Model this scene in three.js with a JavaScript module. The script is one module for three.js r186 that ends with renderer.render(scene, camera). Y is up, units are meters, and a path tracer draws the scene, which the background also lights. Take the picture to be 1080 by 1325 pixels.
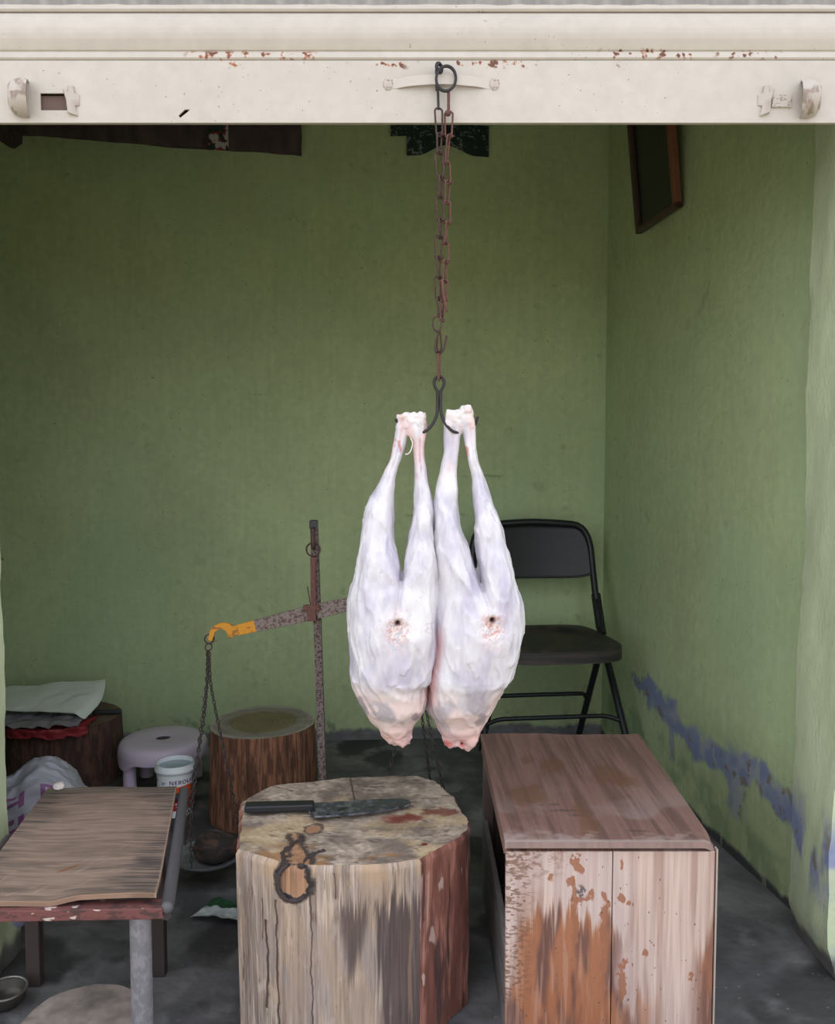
import * as THREE from 'three';
import { mergeGeometries, mergeVertices, toCreasedNormals } from 'three/addons/utils/BufferGeometryUtils.js';
import { RoundedBoxGeometry } from 'three/addons/geometries/RoundedBoxGeometry.js';

// ------------------------------------------------------------------ camera, sky, exposure
const scene = new THREE.Scene();
const camera = new THREE.PerspectiveCamera(62.13, 1080 / 1325, 0.05, 100);
camera.position.set(0, 0.98, 0);
camera.rotation.x = -Math.atan(67.5 / 1100);
const renderer = new THREE.WebGLRenderer();
renderer.toneMapping = THREE.LinearToneMapping;
renderer.toneMappingExposure = 1.72;
renderer.shadowMap.enabled = true;
{ // overcast daylight over the street: no sun, a little brighter overhead
  const w = 64, h = 64, d = new Float32Array(w * h * 4);
  for (let j = 0; j < h; j++) for (let i = 0; i < w; i++) {
    const s = Math.max(0, Math.sin(((j + 0.5) / h - 0.5) * Math.PI)), L = 0.95 + 0.15 * s, k = (j * w + i) * 4;
    d[k] = L * 0.95; d[k + 1] = L * 0.985; d[k + 2] = L * 1.08; d[k + 3] = 1;
  }
  const t = new THREE.DataTexture(d, w, h, THREE.RGBAFormat, THREE.FloatType);
  t.mapping = THREE.EquirectangularReflectionMapping; t.magFilter = THREE.LinearFilter; t.needsUpdate = true;
  scene.background = t; scene.environment = t;
}

// ------------------------------------------------------------------ helpers
function rng(seed) { let a = seed >>> 0; return () => { a = (a + 0x6D2B79F5) | 0; let t = Math.imul(a ^ (a >>> 15), 1 | a); t = (t + Math.imul(t ^ (t >>> 7), 61 | t)) ^ t; return ((t ^ (t >>> 14)) >>> 0) / 4294967296; }; }
const PT = (() => { const r = rng(20240), p = new Uint8Array(512), q = Array.from({ length: 256 }, (_, i) => i); for (let i = 255; i > 0; i--) { const j = Math.floor(r() * (i + 1)); const t = q[i]; q[i] = q[j]; q[j] = t; } for (let i = 0; i < 512; i++) p[i] = q[i & 255]; return p; })();
const PV = (() => { const r = rng(77), v = new Float32Array(256); for (let i = 0; i < 256; i++) v[i] = r(); return v; })();
function noise2(x, y) {
  const X = Math.floor(x), Y = Math.floor(y); let u = x - X, v = y - Y; u = u * u * (3 - 2 * u); v = v * v * (3 - 2 * v);
  const a = PT[X & 255], b = PT[(X + 1) & 255], y0 = Y & 255, y1 = (Y + 1) & 255, p = PV[PT[a + y0]], q = PV[PT[b + y0]], r = PV[PT[a + y1]], s = PV[PT[b + y1]], m = p + (q - p) * u;
  return m + (r + (s - r) * u - m) * v;
}
function noise3(x, y, z) {
  const X = Math.floor(x), Y = Math.floor(y), Z = Math.floor(z); let u = x - X, v = y - Y, w = z - Z; u = u * u * (3 - 2 * u); v = v * v * (3 - 2 * v); w = w * w * (3 - 2 * w);
  const a = PT[X & 255], b = PT[(X + 1) & 255], y0 = Y & 255, y1 = (Y + 1) & 255, z0 = Z & 255, z1 = (Z + 1) & 255, A = PT[a + y0], B = PT[b + y0], C = PT[a + y1], D = PT[b + y1];
  let p = PV[PT[A + z0]], q = PV[PT[B + z0]], r = PV[PT[C + z0]], s = PV[PT[D + z0]]; let m = p + (q - p) * u; const lo = m + (r + (s - r) * u - m) * v;
  p = PV[PT[A + z1]]; q = PV[PT[B + z1]]; r = PV[PT[C + z1]]; s = PV[PT[D + z1]]; m = p + (q - p) * u; const hi = m + (r + (s - r) * u - m) * v; return lo + (hi - lo) * w;
}
function fbm(x, y, z = 0, o = 4) { // an integer z is a seed: plain 2-D noise
  let s = 0, a = 0.5, t = 0; const two = Number.isInteger(z); if (two) { x += z * 17.37; y += z * 9.13; } { const k = x * 0.8 - y * 0.6; y = x * 0.6 + y * 0.8; x = k; }
  for (let i = 0; i < o; i++) { s += a * (two ? noise2(x, y) : noise3(x, y, z)); t += a; a *= 0.5; const k = x * 1.62 - y * 1.22 + 7.1; y = x * 1.22 + y * 1.62 + 3.7; x = k; z = z * 2.03 + 1.3; } return s / t;
}
const clamp = (x, a = 0, b = 1) => Math.min(b, Math.max(a, x));
const sst = (a, b, x) => { const t = clamp((x - a) / (b - a)); return t * t * (3 - 2 * t); };
const lerp = (a, b, t) => a + (b - a) * t;
const mix3 = (a, b, t) => [lerp(a[0], b[0], t), lerp(a[1], b[1], t), lerp(a[2], b[2], t)];
const mul3 = (a, k) => [a[0] * k, a[1] * k, a[2] * k];
const V = (x, y, z) => new THREE.Vector3(x, y, z);

function pixTex(w, h, fn, srgb = true) { // fn(u, v) -> [r, g, b] 0..255
  const d = new Uint8Array(w * h * 4);
  for (let j = 0; j < h; j++) for (let i = 0; i < w; i++) {
    const c = fn((i + 0.5) / w, (j + 0.5) / h), k = (j * w + i) * 4;
    d[k] = clamp(c[0], 0, 255); d[k + 1] = clamp(c[1], 0, 255); d[k + 2] = clamp(c[2], 0, 255); d[k + 3] = 255;
  }
  const t = new THREE.DataTexture(d, w, h); t.magFilter = THREE.LinearFilter; t.minFilter = THREE.LinearFilter;
  t.wrapS = t.wrapT = THREE.RepeatWrapping; if (srgb) t.colorSpace = THREE.SRGBColorSpace; t.needsUpdate = true; return t;
}
function canvasTex(w, h, draw) { const c = document.createElement('canvas'); c.width = w; c.height = h; draw(c.getContext('2d'), w, h); const t = new THREE.CanvasTexture(c); t.colorSpace = THREE.SRGBColorSpace; return t; }
const tileBump = (() => { const N = 256; return (f, seed, o = 4) => pixTex(N, N, (u, v) => { // tileable grain
  const b = (x, y) => fbm(x * f, y * f, seed, o); const s = (1 - u) * (1 - v) * b(u, v) + u * (1 - v) * b(u - 1, v) + (1 - u) * v * b(u, v - 1) + u * v * b(u - 1, v - 1); const g = s * 255; return [g, g, g]; }, false); })();
const grainA = tileBump(24, 3), grainB = tileBump(60, 9, 3);
const rep = (t, x, y) => { const c = t.clone(); c.repeat.set(x, y); c.needsUpdate = true; return c; };
const sRGB = (r, g, b) => new THREE.Color().setRGB(r / 255, g / 255, b / 255, THREE.SRGBColorSpace);
const mat = (c, o = {}) => new THREE.MeshStandardMaterial({ color: Array.isArray(c) ? sRGB(...c) : c, roughness: 0.8, ...o });

const taken = {};
function numbered(n) { if (!(n in taken)) { taken[n] = 0; return n; } taken[n]++; return n + '_' + String(taken[n]).padStart(3, '0'); }
function mesh(name, geo, m, parent = scene) {
  const o = new THREE.Mesh(geo, m); o.name = parent === scene ? numbered(name) : name; o.castShadow = o.receiveShadow = true; parent.add(o); return o;
}
function tag(o, label, category, group) { o.userData.label = label; o.userData.category = category; if (group) o.userData.group = group; return o; }
function thing(name, label, category, pos = [0, 0, 0], group) { const g = new THREE.Group(); g.name = numbered(name); g.position.set(...pos); scene.add(g); return tag(g, label, category, group); }
function struct(name, geo, m, label, category) { const o = mesh(name, geo, m); o.userData.kind = 'structure'; if (label) { o.userData.label = label; o.userData.category = category; } return o; }
function tube(pts, r, seg = 24, rad = 8, closed = false, tension = 0.5) {
  const g = new THREE.TubeGeometry(new THREE.CatmullRomCurve3(pts.map(p => V(...p)), closed, 'catmullrom', tension), seg, r, rad, closed);
  if (closed) return g;
  const caps = [0, 1].map(e => { const c = new THREE.SphereGeometry(r * 0.99, rad, 5); c.translate(...pts[e ? pts.length - 1 : 0]); return c; });
  return mergeGeometries([g, ...caps]);
}
function bar(a, b, r, rad = 10) { const A = V(...a), B = V(...b), d = B.clone().sub(A); const g = new THREE.CylinderGeometry(r, r, d.length(), rad); g.applyQuaternion(new THREE.Quaternion().setFromUnitVectors(V(0, 1, 0), d.clone().normalize())); g.translate(...A.add(B).multiplyScalar(0.5).toArray()); return g; }
function rbox(w, h, d, x, y, z, r = 0.002, seg = 2) { const g = new RoundedBoxGeometry(w, h, d, seg, r); g.translate(x, y, z); return g; }
const flat = gs => mergeGeometries(gs.map(g => { const n = g.index ? g.toNonIndexed() : g; for (const k of Object.keys(n.attributes)) if (!['position', 'normal', 'uv'].includes(k)) n.deleteAttribute(k); return n; }));
function warp(g, fn) { const p = g.attributes.position, v = new THREE.Vector3(); for (let i = 0; i < p.count; i++) { v.fromBufferAttribute(p, i); fn(v); p.setXYZ(i, v.x, v.y, v.z); } g.computeVertexNormals(); return g; }
function grid(nu, nv, fn, flip = false) { // parametric sheet with uv 0..1
  const p = [], uv = [], id = [];
  for (let j = 0; j <= nv; j++) for (let i = 0; i <= nu; i++) { const q = fn(i / nu, j / nv); p.push(q[0], q[1], q[2]); uv.push(q.length > 3 ? q[3] : i / nu, q.length > 4 ? q[4] : j / nv); }
  for (let j = 0; j < nv; j++) for (let i = 0; i < nu; i++) { const a = j * (nu + 1) + i, b = a + 1, c = a + nu + 1, e = c + 1; flip ? id.push(a, c, b, b, c, e) : id.push(a, b, c, b, e, c); }
  const g = new THREE.BufferGeometry(); g.setAttribute('position', new THREE.Float32BufferAttribute(p, 3)); g.setAttribute('uv', new THREE.Float32BufferAttribute(uv, 2)); g.setIndex(id); g.computeVertexNormals(); return g;
}
function slabGrid(nu, nv, top, thick) { // closed sheet: top(u, v) -> [x, y, z], bottom lies thick below
  const A = grid(nu, nv, top), B = grid(nu, nv, (u, v) => { const q = top(u, v); return [q[0], q[1] - thick, q[2], u, v]; }, true);
  const rim = [[(t) => [t, 0]], [(t) => [1, t]], [(t) => [1 - t, 1]], [(t) => [0, 1 - t]]].map(([f], k) => grid(k % 2 ? nv : nu, 1, (u, v) => { const [a, b] = f(u), q = top(a, b); return [q[0], q[1] - thick * (1 - v), q[2], a, b]; }));
  return flat([A, B, ...rim]);
}
function surfaceNets(f, lo, hi, cell) {
  const n = [0, 1, 2].map(k => Math.ceil((hi[k] - lo[k]) / cell) + 1), N = n[0] * n[1] * n[2], val = new Float32Array(N);
  let q = 0;
  for (let k = 0; k < n[2]; k++) for (let j = 0; j < n[1]; j++) for (let i = 0; i < n[0]; i++) val[q++] = f(lo[0] + i * cell, lo[1] + j * cell, lo[2] + k * cell);
  const idx = new Int32Array(N).fill(-1), pos = [], tri = [], sx = 1, sy = n[0], sz = n[0] * n[1], off = [0, sx, sy, sx + sy, sz, sx + sz, sy + sz, sx + sy + sz];
  const E = [[0, 1], [0, 2], [0, 4], [1, 3], [1, 5], [2, 3], [2, 6], [3, 7], [4, 5], [4, 6], [5, 7], [6, 7]];
  for (let k = 0; k < n[2] - 1; k++) for (let j = 0; j < n[1] - 1; j++) for (let i = 0; i < n[0] - 1; i++) {
    const b = i + j * sy + k * sz; let m = 0; for (let c = 0; c < 8; c++) if (val[b + off[c]] < 0) m |= 1 << c;
    if (m === 0 || m === 255) continue;
    let x = 0, y = 0, z = 0, c = 0;
    for (const [p, r] of E) { const a = val[b + off[p]], d = val[b + off[r]]; if ((a < 0) === (d < 0)) continue; const t = a / (a - d); x += (p & 1) + t * ((r & 1) - (p & 1)); y += ((p >> 1) & 1) + t * (((r >> 1) & 1) - ((p >> 1) & 1)); z += (p >> 2) + t * ((r >> 2) - (p >> 2)); c++; }
    idx[b] = pos.length / 3; pos.push(lo[0] + (i + x / c) * cell, lo[1] + (j + y / c) * cell, lo[2] + (k + z / c) * cell);
  }
  const quad = (a, b, c, d, s) => { if (a < 0 || b < 0 || c < 0 || d < 0) return; s ? tri.push(a, b, c, a, c, d) : tri.push(a, c, b, a, d, c); };
  for (let k = 1; k < n[2] - 1; k++) for (let j = 1; j < n[1] - 1; j++) for (let i = 1; i < n[0] - 1; i++) {
    const b = i + j * sy + k * sz, s = val[b] < 0;
    if (s !== (val[b + sx] < 0)) quad(idx[b], idx[b - sy], idx[b - sy - sz], idx[b - sz], !s);
    if (s !== (val[b + sy] < 0)) quad(idx[b], idx[b - sz], idx[b - sz - sx], idx[b - sx], !s);
    if (s !== (val[b + sz] < 0)) quad(idx[b], idx[b - sx], idx[b - sx - sy], idx[b - sy], !s);
  }
  const g = new THREE.BufferGeometry(); g.setAttribute('position', new THREE.Float32BufferAttribute(pos, 3)); g.setIndex(tri); g.computeVertexNormals();
  return g;
}
const lin = c => { c = clamp(c / 255); return c <= 0.04045 ? c / 12.92 : Math.pow((c + 0.055) / 1.055, 2.4); };
function paint(g, fn) { // per-vertex colour of the matter itself, fn -> sRGB 0..255
  const p = g.attributes.position, c = new Float32Array(p.count * 3);
  for (let i = 0; i < p.count; i++) { const q = fn(p.getX(i), p.getY(i), p.getZ(i)); c[i * 3] = lin(q[0]); c[i * 3 + 1] = lin(q[1]); c[i * 3 + 2] = lin(q[2]); }
  g.setAttribute('color', new THREE.BufferAttribute(c, 3)); return g;
}
const smin = (a, b, k) => { const h = Math.max(k - Math.abs(a - b), 0) / k; return Math.min(a, b) - h * h * k * 0.25; };

// ------------------------------------------------------------------ the setting
const GREEN = [184, 198, 150];
function plaster(s, h, seed) { // old green limewash: brush streaks, blotches, dots of dirt
  const st = fbm(s * 90, h * 6, seed, 3) - 0.5, bl = fbm(s * 3, h * 3, seed + 5, 4) - 0.5, fine = fbm(s * 60, h * 60, seed + 9, 2) - 0.5;
  let c = mul3(GREEN, 1 + st * 0.05 + bl * 0.16 + fine * 0.08);
  c = mix3(c, [168, 194, 152], sst(0.45, 0.75, fbm(s * 1.7, h * 1.2, seed + 21, 3)) * 0.45);
  const dirt = sst(0.70, 0.80, fbm(s * 22, h * 22, seed + 2, 3)) * sst(0.45, 0.65, fbm(s * 2.5, h * 2.5, seed + 31, 3));
  c = mix3(c, [120, 128, 92], dirt * 0.22);
  const k = fbm(s * 150, h * 150, seed + 44, 2); if (k > 0.86) c = mix3(c, [60, 64, 46], 0.7 * sst(0.86, 0.92, k));
  return c;
}
function wallGeo(a, b, y0, y1, t) { // box whose inner face runs a -> b (plan x, z), thickness away from the room
  const A = V(a[0], 0, a[1]), B = V(b[0], 0, b[1]), L = A.distanceTo(B), g = new THREE.BoxGeometry(L, y1 - y0, t);
  g.translate(L / 2, (y0 + y1) / 2, -t / 2); g.rotateY(-Math.atan2(b[1] - a[1], b[0] - a[0])); g.translate(a[0], 0, a[1]); return { g, L };
}
{ // back wall, from the far left to the right corner
  const a = [-1.95, -2.816], b = [0.72, -2.984], H = 2.5, { g, L } = wallGeo(a, b, 0, H, 0.12);
  const t = pixTex(1280, 1200, (u, v) => {
    const s = u * L, h = v * H; let c = plaster(s, h, 1);
    const edge = 0.036 + 0.03 * (fbm(s * 9, 1, 4, 4) - 0.5) + 0.02 * (fbm(s * 45, 3, 4, 2) - 0.5); // paint stops above the floor: bare cement
    const e = sst(edge + 0.012, edge - 0.006, h); c = mix3(c, mul3([112, 113, 114], 0.85 + 0.4 * fbm(s * 30, h * 60, 8, 3)), e);
    if (h < 0.3) { const m = sst(0.56, 0.74, fbm(s * 40, h * 40, 71, 4)) * sst(0.12, 0.04, h); c = mix3(c, [100, 106, 88], m * 0.5); }
    for (const [x, y, w, hh, k] of [[2.2, 0.925, 0.11, 0.006, 0.35], [2.15, 0.94, 0.006, 0.02, 0.6], [2.02, 0.79, 0.12, 0.014, 0.6], [1.42, 1.2, 0.05, 0.004, 0.3], [0.55, 0.65, 0.012, 0.01, 0.6]]) {
      const d = ((s - x) / w) ** 2 + ((h - y - 0.01 * (fbm(s * 20, 2, 3, 2) - 0.5)) / hh) ** 2; if (d < 1) c = mix3(c, [84, 82, 70], k * (1 - d) * sst(0.3, 0.6, fbm(s * 80, h * 80, 5, 2)));
    }
    return c;
  });
  struct('wall_back', g, new THREE.MeshStandardMaterial({ map: t, roughness: 0.85, bumpMap: rep(grainA, 9, 8), bumpScale: 0.0012 }), 'green limewashed back wall with bare cement along its foot', 'wall');
}
const blueMask = (s, h) => { // flaked patches where old blue paint shows; s = metres from the back corner along the right wall
  const bandY = s < 0.55 ? lerp(0.29, 0.245, clamp((s - 0.28) / 0.27)) : s < 0.83 ? lerp(0.245, 0.205, (s - 0.55) / 0.28) : lerp(0.205, 0.235, clamp((s - 0.83) / 0.2));
  const wv = (fbm(s * 18, h * 18, 6, 4) - 0.5) * 0.09, w = s < 0.4 ? 0.024 : 0.05;
  let m = sst(w, w * 0.45, Math.abs(h - bandY + wv)) * sst(0.24, 0.32, s + wv);
  m = Math.max(m, 0.75 * sst(0.022, 0.012, Math.abs(s - 0.58 + wv * 0.3)) * sst(0.10, 0.13, h) * sst(0.26, 0.22, h));
  m = Math.max(m, 0.8 * sst(0.05, 0.02, Math.abs(s - 0.94 + wv)) * sst(0.09, 0.13, h - wv * 0.3) * sst(0.3, 0.24, h));
  return m;
};
function flaked(c, s, h, m) { const g = fbm(s * 40, h * 40, 12, 3); const blue = mix3([124, 134, 178], [158, 160, 182], sst(0.4, 0.65, fbm(s * 14, h * 14, 15, 3))); return mix3(c, g > 0.66 ? [124, 116, 116] : blue, m * 0.85); }
{
  const a = [0.655, -2.98], b = [0.826, -1.7], H = 2.5, { g, L } = wallGeo(a, b, 0, H, 0.12);
  const t = pixTex(720, 1200, (u, v) => {
    const s = u * L, h = v * H; let c = plaster(s + 20, h, 2);
    c = flaked(c, s, h, blueMask(s, h));
    const lowGreen = sst(0.16, 0.12, h - 0.1 * (1 - s) + 0.06 * fbm(s * 8, h * 8, 33, 3)); c = mix3(c, mul3([110, 136, 98], 0.85 + 0.3 * fbm(s * 20, h * 20, 34, 3)), lowGreen * 0.4 * sst(0.36, 0.58, fbm(s * 16, h * 16, 36, 5)));  // broken darker green low down, reaching higher toward the back corner
    const foot = sst(0.028, 0.012, h + 0.03 * (fbm(s * 22, 1, 51, 3) - 0.5)); c = mix3(c, [74, 74, 76], foot);
    const cs = sst(0.70, 0.76, fbm(s * 35, h * 12, 61, 3)); c = mix3(c, [196, 206, 172], cs * 0.4);
    return c;
  });
  struct('wall_right', g, new THREE.MeshStandardMaterial({ map: t, roughness: 0.85, bumpMap: rep(grainA, 5, 9), bumpScale: 0.0015 }), 'green side wall with flaking patches of old blue paint low down', 'wall');
}
const plainGreen = new THREE.MeshStandardMaterial({ map: pixTex(256, 256, (u, v) => plaster(u * 1.2, v * 1.2, 3)), roughness: 0.85 });
struct('wall_left', wallGeo([-1.9, -1.5], [-1.9, -2.95], 0, 2.5, 0.12).g, plainGreen);
function pier(name, x0, x1, z0, z1, blue, side, label) { // masonry jamb of the opening, worn at the foot
  const g = new THREE.BoxGeometry(x1 - x0, 1.9, z1 - z0, 10, 90, 14); g.translate((x0 + x1) / 2, 0.95, (z0 + z1) / 2);
  warp(g, v => {
    const inner = side > 0 ? sst(x0 + 0.03, x0, v.x) : sst(x1 - 0.03, x1, v.x);
    const n = (fbm(v.z * 9, v.y * 5, 7 + x0, 3) - 0.5) * 0.016 + (fbm(v.z * 40, v.y * 30, 17, 3) - 0.5) * 0.006;
    v.x += inner * n; v.z += (fbm(v.x * 14, v.y * 9, 5, 3) - 0.5) * 0.012;
    if (side > 0) v.x += inner * (-0.012 * sst(0.7, 0.2, v.y) + 0.02 * sst(0.08, 0.0, v.y)); else v.x += inner * 0.018 * sst(0.25, 0.1, v.y);
  });
  const D = z1 - z0;
  const t = pixTex(256, 1000, (u, v) => {
    const s = u * 0.3, h = v * 1.9; let c = mix3(plaster(s + 40 + Math.round(x0), h, 4), [204, 212, 182], 0.6);
    if (blue) { const q = fbm(s * 9, h * 9, 77, 4); const m = sst(0.34, 0.24, h) * sst(0.1, 0.2, h) * sst(0.42, 0.56, q); c = flaked(c, s, h, m); c = mix3(c, [176, 190, 172], sst(0.24, 0.1, h) * sst(0.4, 0.6, fbm(s * 16, h * 16, 79, 3)) * 0.7); }
    const foot = sst(0.05, 0.02, h + 0.04 * (fbm(s * 20, 2, 55, 3) - 0.5)); return mix3(c, [108, 108, 104], foot);
  });
  return struct(name, g, new THREE.MeshStandardMaterial({ map: t, roughness: 0.85, bumpMap: rep(grainA, 2, 9), bumpScale: 0.0015 }), label, 'pillar');
}
pier('wall_pier_right', 0.781, 1.25, -1.715, -1.545, true, 1, 'pale green jamb beside the side wall, its foot worn and patched blue');
pier('wall_pier_left', -1.3, -0.816, -1.655, -1.545, false, -1, 'pale green jamb edge beside the low table');
{ const g = flat([new THREE.BoxGeometry(1.05, 1.9, 0.16).translate(-1.82, 0.95, -1.625), new THREE.BoxGeometry(1.1, 1.9, 0.16).translate(1.79, 0.95, -1.625), new THREE.BoxGeometry(4.7, 1.3, 0.16).translate(0, 2.54, -1.63)]);
  struct('wall_front', g, plainGreen); }
struct('ceiling', new THREE.BoxGeometry(3.6, 0.12, 1.6).translate(-0.4, 2.56, -2.4), mat([150, 150, 140]));
const floorMat = (() => {
  const t = pixTex(1000, 640, (u, v) => {
    const x = -2 + u * 3.2, z = -1.1 - v * 2; let n = fbm(x * 4, z * 4, 1, 5), k = fbm(x * 30, z * 30, 2, 4);
    let c = mix3([74, 74, 76], [114, 113, 114], sst(0.3, 0.7, n)); c = mul3(c, 0.8 + 0.4 * k);
    c = mix3(c, [138, 137, 138], sst(0.56, 0.7, fbm(x * 9, z * 9, 5, 4)) * 0.45);
    c = mix3(c, [46, 45, 46], sst(0.55, 0.68, fbm(x * 6 + 3, z * 6, 8, 4)) * 0.75);
    const sp = fbm(x * 160, z * 160, 3, 2); if (sp > 0.84) c = mix3(c, [150, 152, 150], 0.8 * sst(0.84, 0.9, sp));
    return c;
  });
  return new THREE.MeshStandardMaterial({ map: t, roughness: 0.75, bumpMap: rep(grainA, 8, 6), bumpScale: 0.003 });
})();
struct('floor', grid(60, 40, (u, v) => { const x = -2 + u * 3.2, z = -1.1 - v * 2; return [x, (fbm(x * 5, z * 5, 4, 3) - 0.62) * 0.006, z]; }), floorMat, 'dark stained cement floor', 'floor');
struct('ground', new THREE.BoxGeometry(40, 0.2, 40).translate(0, -0.108, 18.5), new THREE.MeshStandardMaterial({ map: rep(pixTex(256, 256, (u, v) => mul3([192, 180, 156], 0.85 + 0.3 * fbm(u * 20, v * 20, 3, 4))), 20, 20), roughness: 0.95 }), 'pale street paving', 'ground');
{ // cement edge of the lintel above the shutter
  const g = grid(160, 6, (u, v) => { const x = -1 + 2 * u, y = 1.752 + v * 0.4 - (v === 0 ? 0.006 * fbm(x * 22, 1, 3, 4) + (x > 0.3 ? 0.006 * fbm(x * 70, 2, 5, 3) : 0) : 0); return [x, y, -1.472 - (v === 0 ? 0.02 : 0) + 0.004 * fbm(x * 40, y * 40, 1, 3)]; });
  struct('trim_lintel', g, new THREE.MeshStandardMaterial({ map: rep(pixTex(256, 128, (u, v) => mul3([160, 156, 154], 0.85 + 0.3 * fbm(u * 30, v * 12, 2, 4))), 5, 1), roughness: 0.9, side: THREE.DoubleSide }), 'grey cement edge above the rolling shutter', 'lintel');
}

// ------------------------------------------------------------------ rolling shutter
function loftX(profile, x0, x1, nx = 1) { // closed profile [[y, z]...] swept along x; uv: u = (x - x0) / width, v = height fraction
  const ys = profile.map(p => p[0]), lo = Math.min(...ys), hi = Math.max(...ys), P = [...profile, profile[0]];
  return toCreasedNormals(grid(nx, P.length - 1, (u, v) => { const k = Math.round(v * (P.length - 1)); return [lerp(x0, x1, u), P[k][0], P[k][1], u, (P[k][0] - lo) / (hi - lo)]; }), 0.7);
}
const WHITE = [203, 195, 184];
const shutterPaint = (seed, rust, hgt) => pixTex(2048, 192, (u, v) => {
  const x = -0.9 + u * 1.8, y = v * hgt; let c = mul3(WHITE, 0.985 + 0.05 * (fbm(x * 5, y * 12, seed, 4) - 0.5) + 0.05 * (fbm(x * 60, y * 60, seed + 3, 2) - 0.5));
  const g = fbm(x * 220, y * 220, seed + 1, 2), a = fbm(x * 7, y * 9, seed + 4, 3); if (g > 0.84 && a > 0.52) c = mix3(c, [108, 96, 84], sst(0.84, 0.9, g) * 0.7);
  for (const [x0, x1, y0, y1, k, big] of rust) if (x > x0 - 0.01 && x < x1 + 0.01 && y > y0 - 0.006 && y < y1 + 0.006) {
    const n = fbm(x * 130, y * 130, seed + 7, 3), m = sst(x0 - 0.01, x0 + 0.01, x) * sst(x1 + 0.01, x1 - 0.01, x) * sst(y0 - 0.006, y0, y) * sst(y1 + 0.006, y1, y);
    c = mix3(c, n > 0.66 ? [88, 52, 38] : [162, 92, 60], sst(k, k + 0.1, n) * m * 0.9);
  }
  return c;
});
{
  const sh = thing('rolling_shutter', 'cream painted rolling shutter, half raised, with rust spots on its slats', 'shutter', [0, 0, 0]);
  const slat = y0 => { // bead, then a bulging belly
    const f = [[0.0008, -0.004], [0.0012, 0.001], [0.004, 0.0035], [0.009, 0.0035], [0.0135, 0.001], [0.0165, -0.0015]];
    for (let i = 0; i <= 14; i++) { const t = i / 14; f.push([0.0175 + t * 0.0605, -0.002 + 0.0125 * Math.pow(Math.sin(Math.PI * (0.06 + 0.9 * t)), 0.8)]); }
    f.push([0.0798, -0.004]);
    const P = f.map(([y, z]) => [y0 + y, -1.492 + z]), Q = f.slice().reverse().map(([y, z]) => [y0 + y, -1.4965 + Math.min(z, -0.003)]);
    return loftX([...P, ...Q], -0.88, 0.88);
  };
  const paint1 = shutterPaint(11, [[-0.40, -0.18, 0.004, 0.011, 0.52], [0.32, 0.48, 0.005, 0.015, 0.57], [0.52, 0.63, 0.005, 0.012, 0.6]], 0.08);
  for (const [i, y0] of [1.6585, 1.7385].entries()) { const s = mesh('slat', slat(y0), new THREE.MeshStandardMaterial({ map: i ? shutterPaint(14, [], 0.08) : paint1, roughness: 0.55 }), sh); }
  const barTex = shutterPaint(21, [[-0.33, -0.30, 0.094, 0.104, 0.5], [-0.07, -0.02, 0.092, 0.104, 0.55], [0.06, 0.20, 0.094, 0.104, 0.56], [0.30, 0.34, 0.09, 0.104, 0.6]], 0.104);
  const barMat = new THREE.MeshStandardMaterial({ map: barTex, roughness: 0.55, bumpMap: rep(grainA, 8, 0.5), bumpScale: 0.0006 });
  // plate with a slot for the left lock bolt
  const pl = new THREE.Shape([[-0.88, 1.555], [0.88, 1.555], [0.88, 1.658], [-0.88, 1.658]].map(p => new THREE.Vector2(...p)));
  const hole = new THREE.Path([[-0.643, 1.5755], [-0.643, 1.604], [-0.592, 1.604], [-0.592, 1.5755]].map(p => new THREE.Vector2(...p))); pl.holes.push(hole);
  const h2 = new THREE.Path([[-0.408, 1.567], [-0.405, 1.563], [-0.392, 1.573], [-0.388, 1.577], [-0.397, 1.577]].map(p => new THREE.Vector2(...p))); pl.holes.push(h2);
  const pg = new THREE.ExtrudeGeometry(pl, { depth: 0.003, bevelEnabled: false }); pg.translate(0, 0, -1.493);
  { const p = pg.attributes.position, uv = pg.attributes.uv; for (let i = 0; i < p.count; i++) uv.setXY(i, (p.getX(i) + 0.9) / 1.8, (p.getY(i) - 1.554) / 0.105); }
  const bottom = mesh('bottom_bar', pg, barMat, sh);
  const steel = new THREE.MeshStandardMaterial({ map: pixTex(128, 128, (u, v) => mix3([190, 181, 171], [140, 120, 108], sst(0.52, 0.68, fbm(u * 9, v * 9, 4, 4)) * 0.8)), roughness: 0.6 }), rusty = mat([112, 92, 84], { roughness: 0.8 });
  mesh('flange', rbox(1.76, 0.003, 0.008, 0, 1.5568, -1.4965, 0.001), steel, bottom);
  mesh('backing_plate', rbox(0.11, 0.05, 0.002, -0.617, 1.604, -1.512, 0.0005), mat([92, 78, 74]), bottom);
  // left lock: dished disc seen edge-on, bolt and keeper tab
  const disc = s => { const g = new THREE.LatheGeometry([[0, 0], [0.02, 0], [0.027, 0.004], [0.031, 0.012], [0.031, 0.02], [0.029, 0.0205], [0.027, 0.013], [0.019, 0.006], [0, 0.005]].map(p => new THREE.Vector2(...p)), 28); g.scale(1, 1.5, 1); g.rotateZ(-Math.PI / 2 * s); g.rotateY(0.28 * s); return g; };
  const l1 = disc(1); l1.translate(-0.690, 1.593, -1.478); mesh('lock_disc', warp(l1, v => { v.z = Math.max(v.z, -1.4915); }), steel, bottom);
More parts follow.
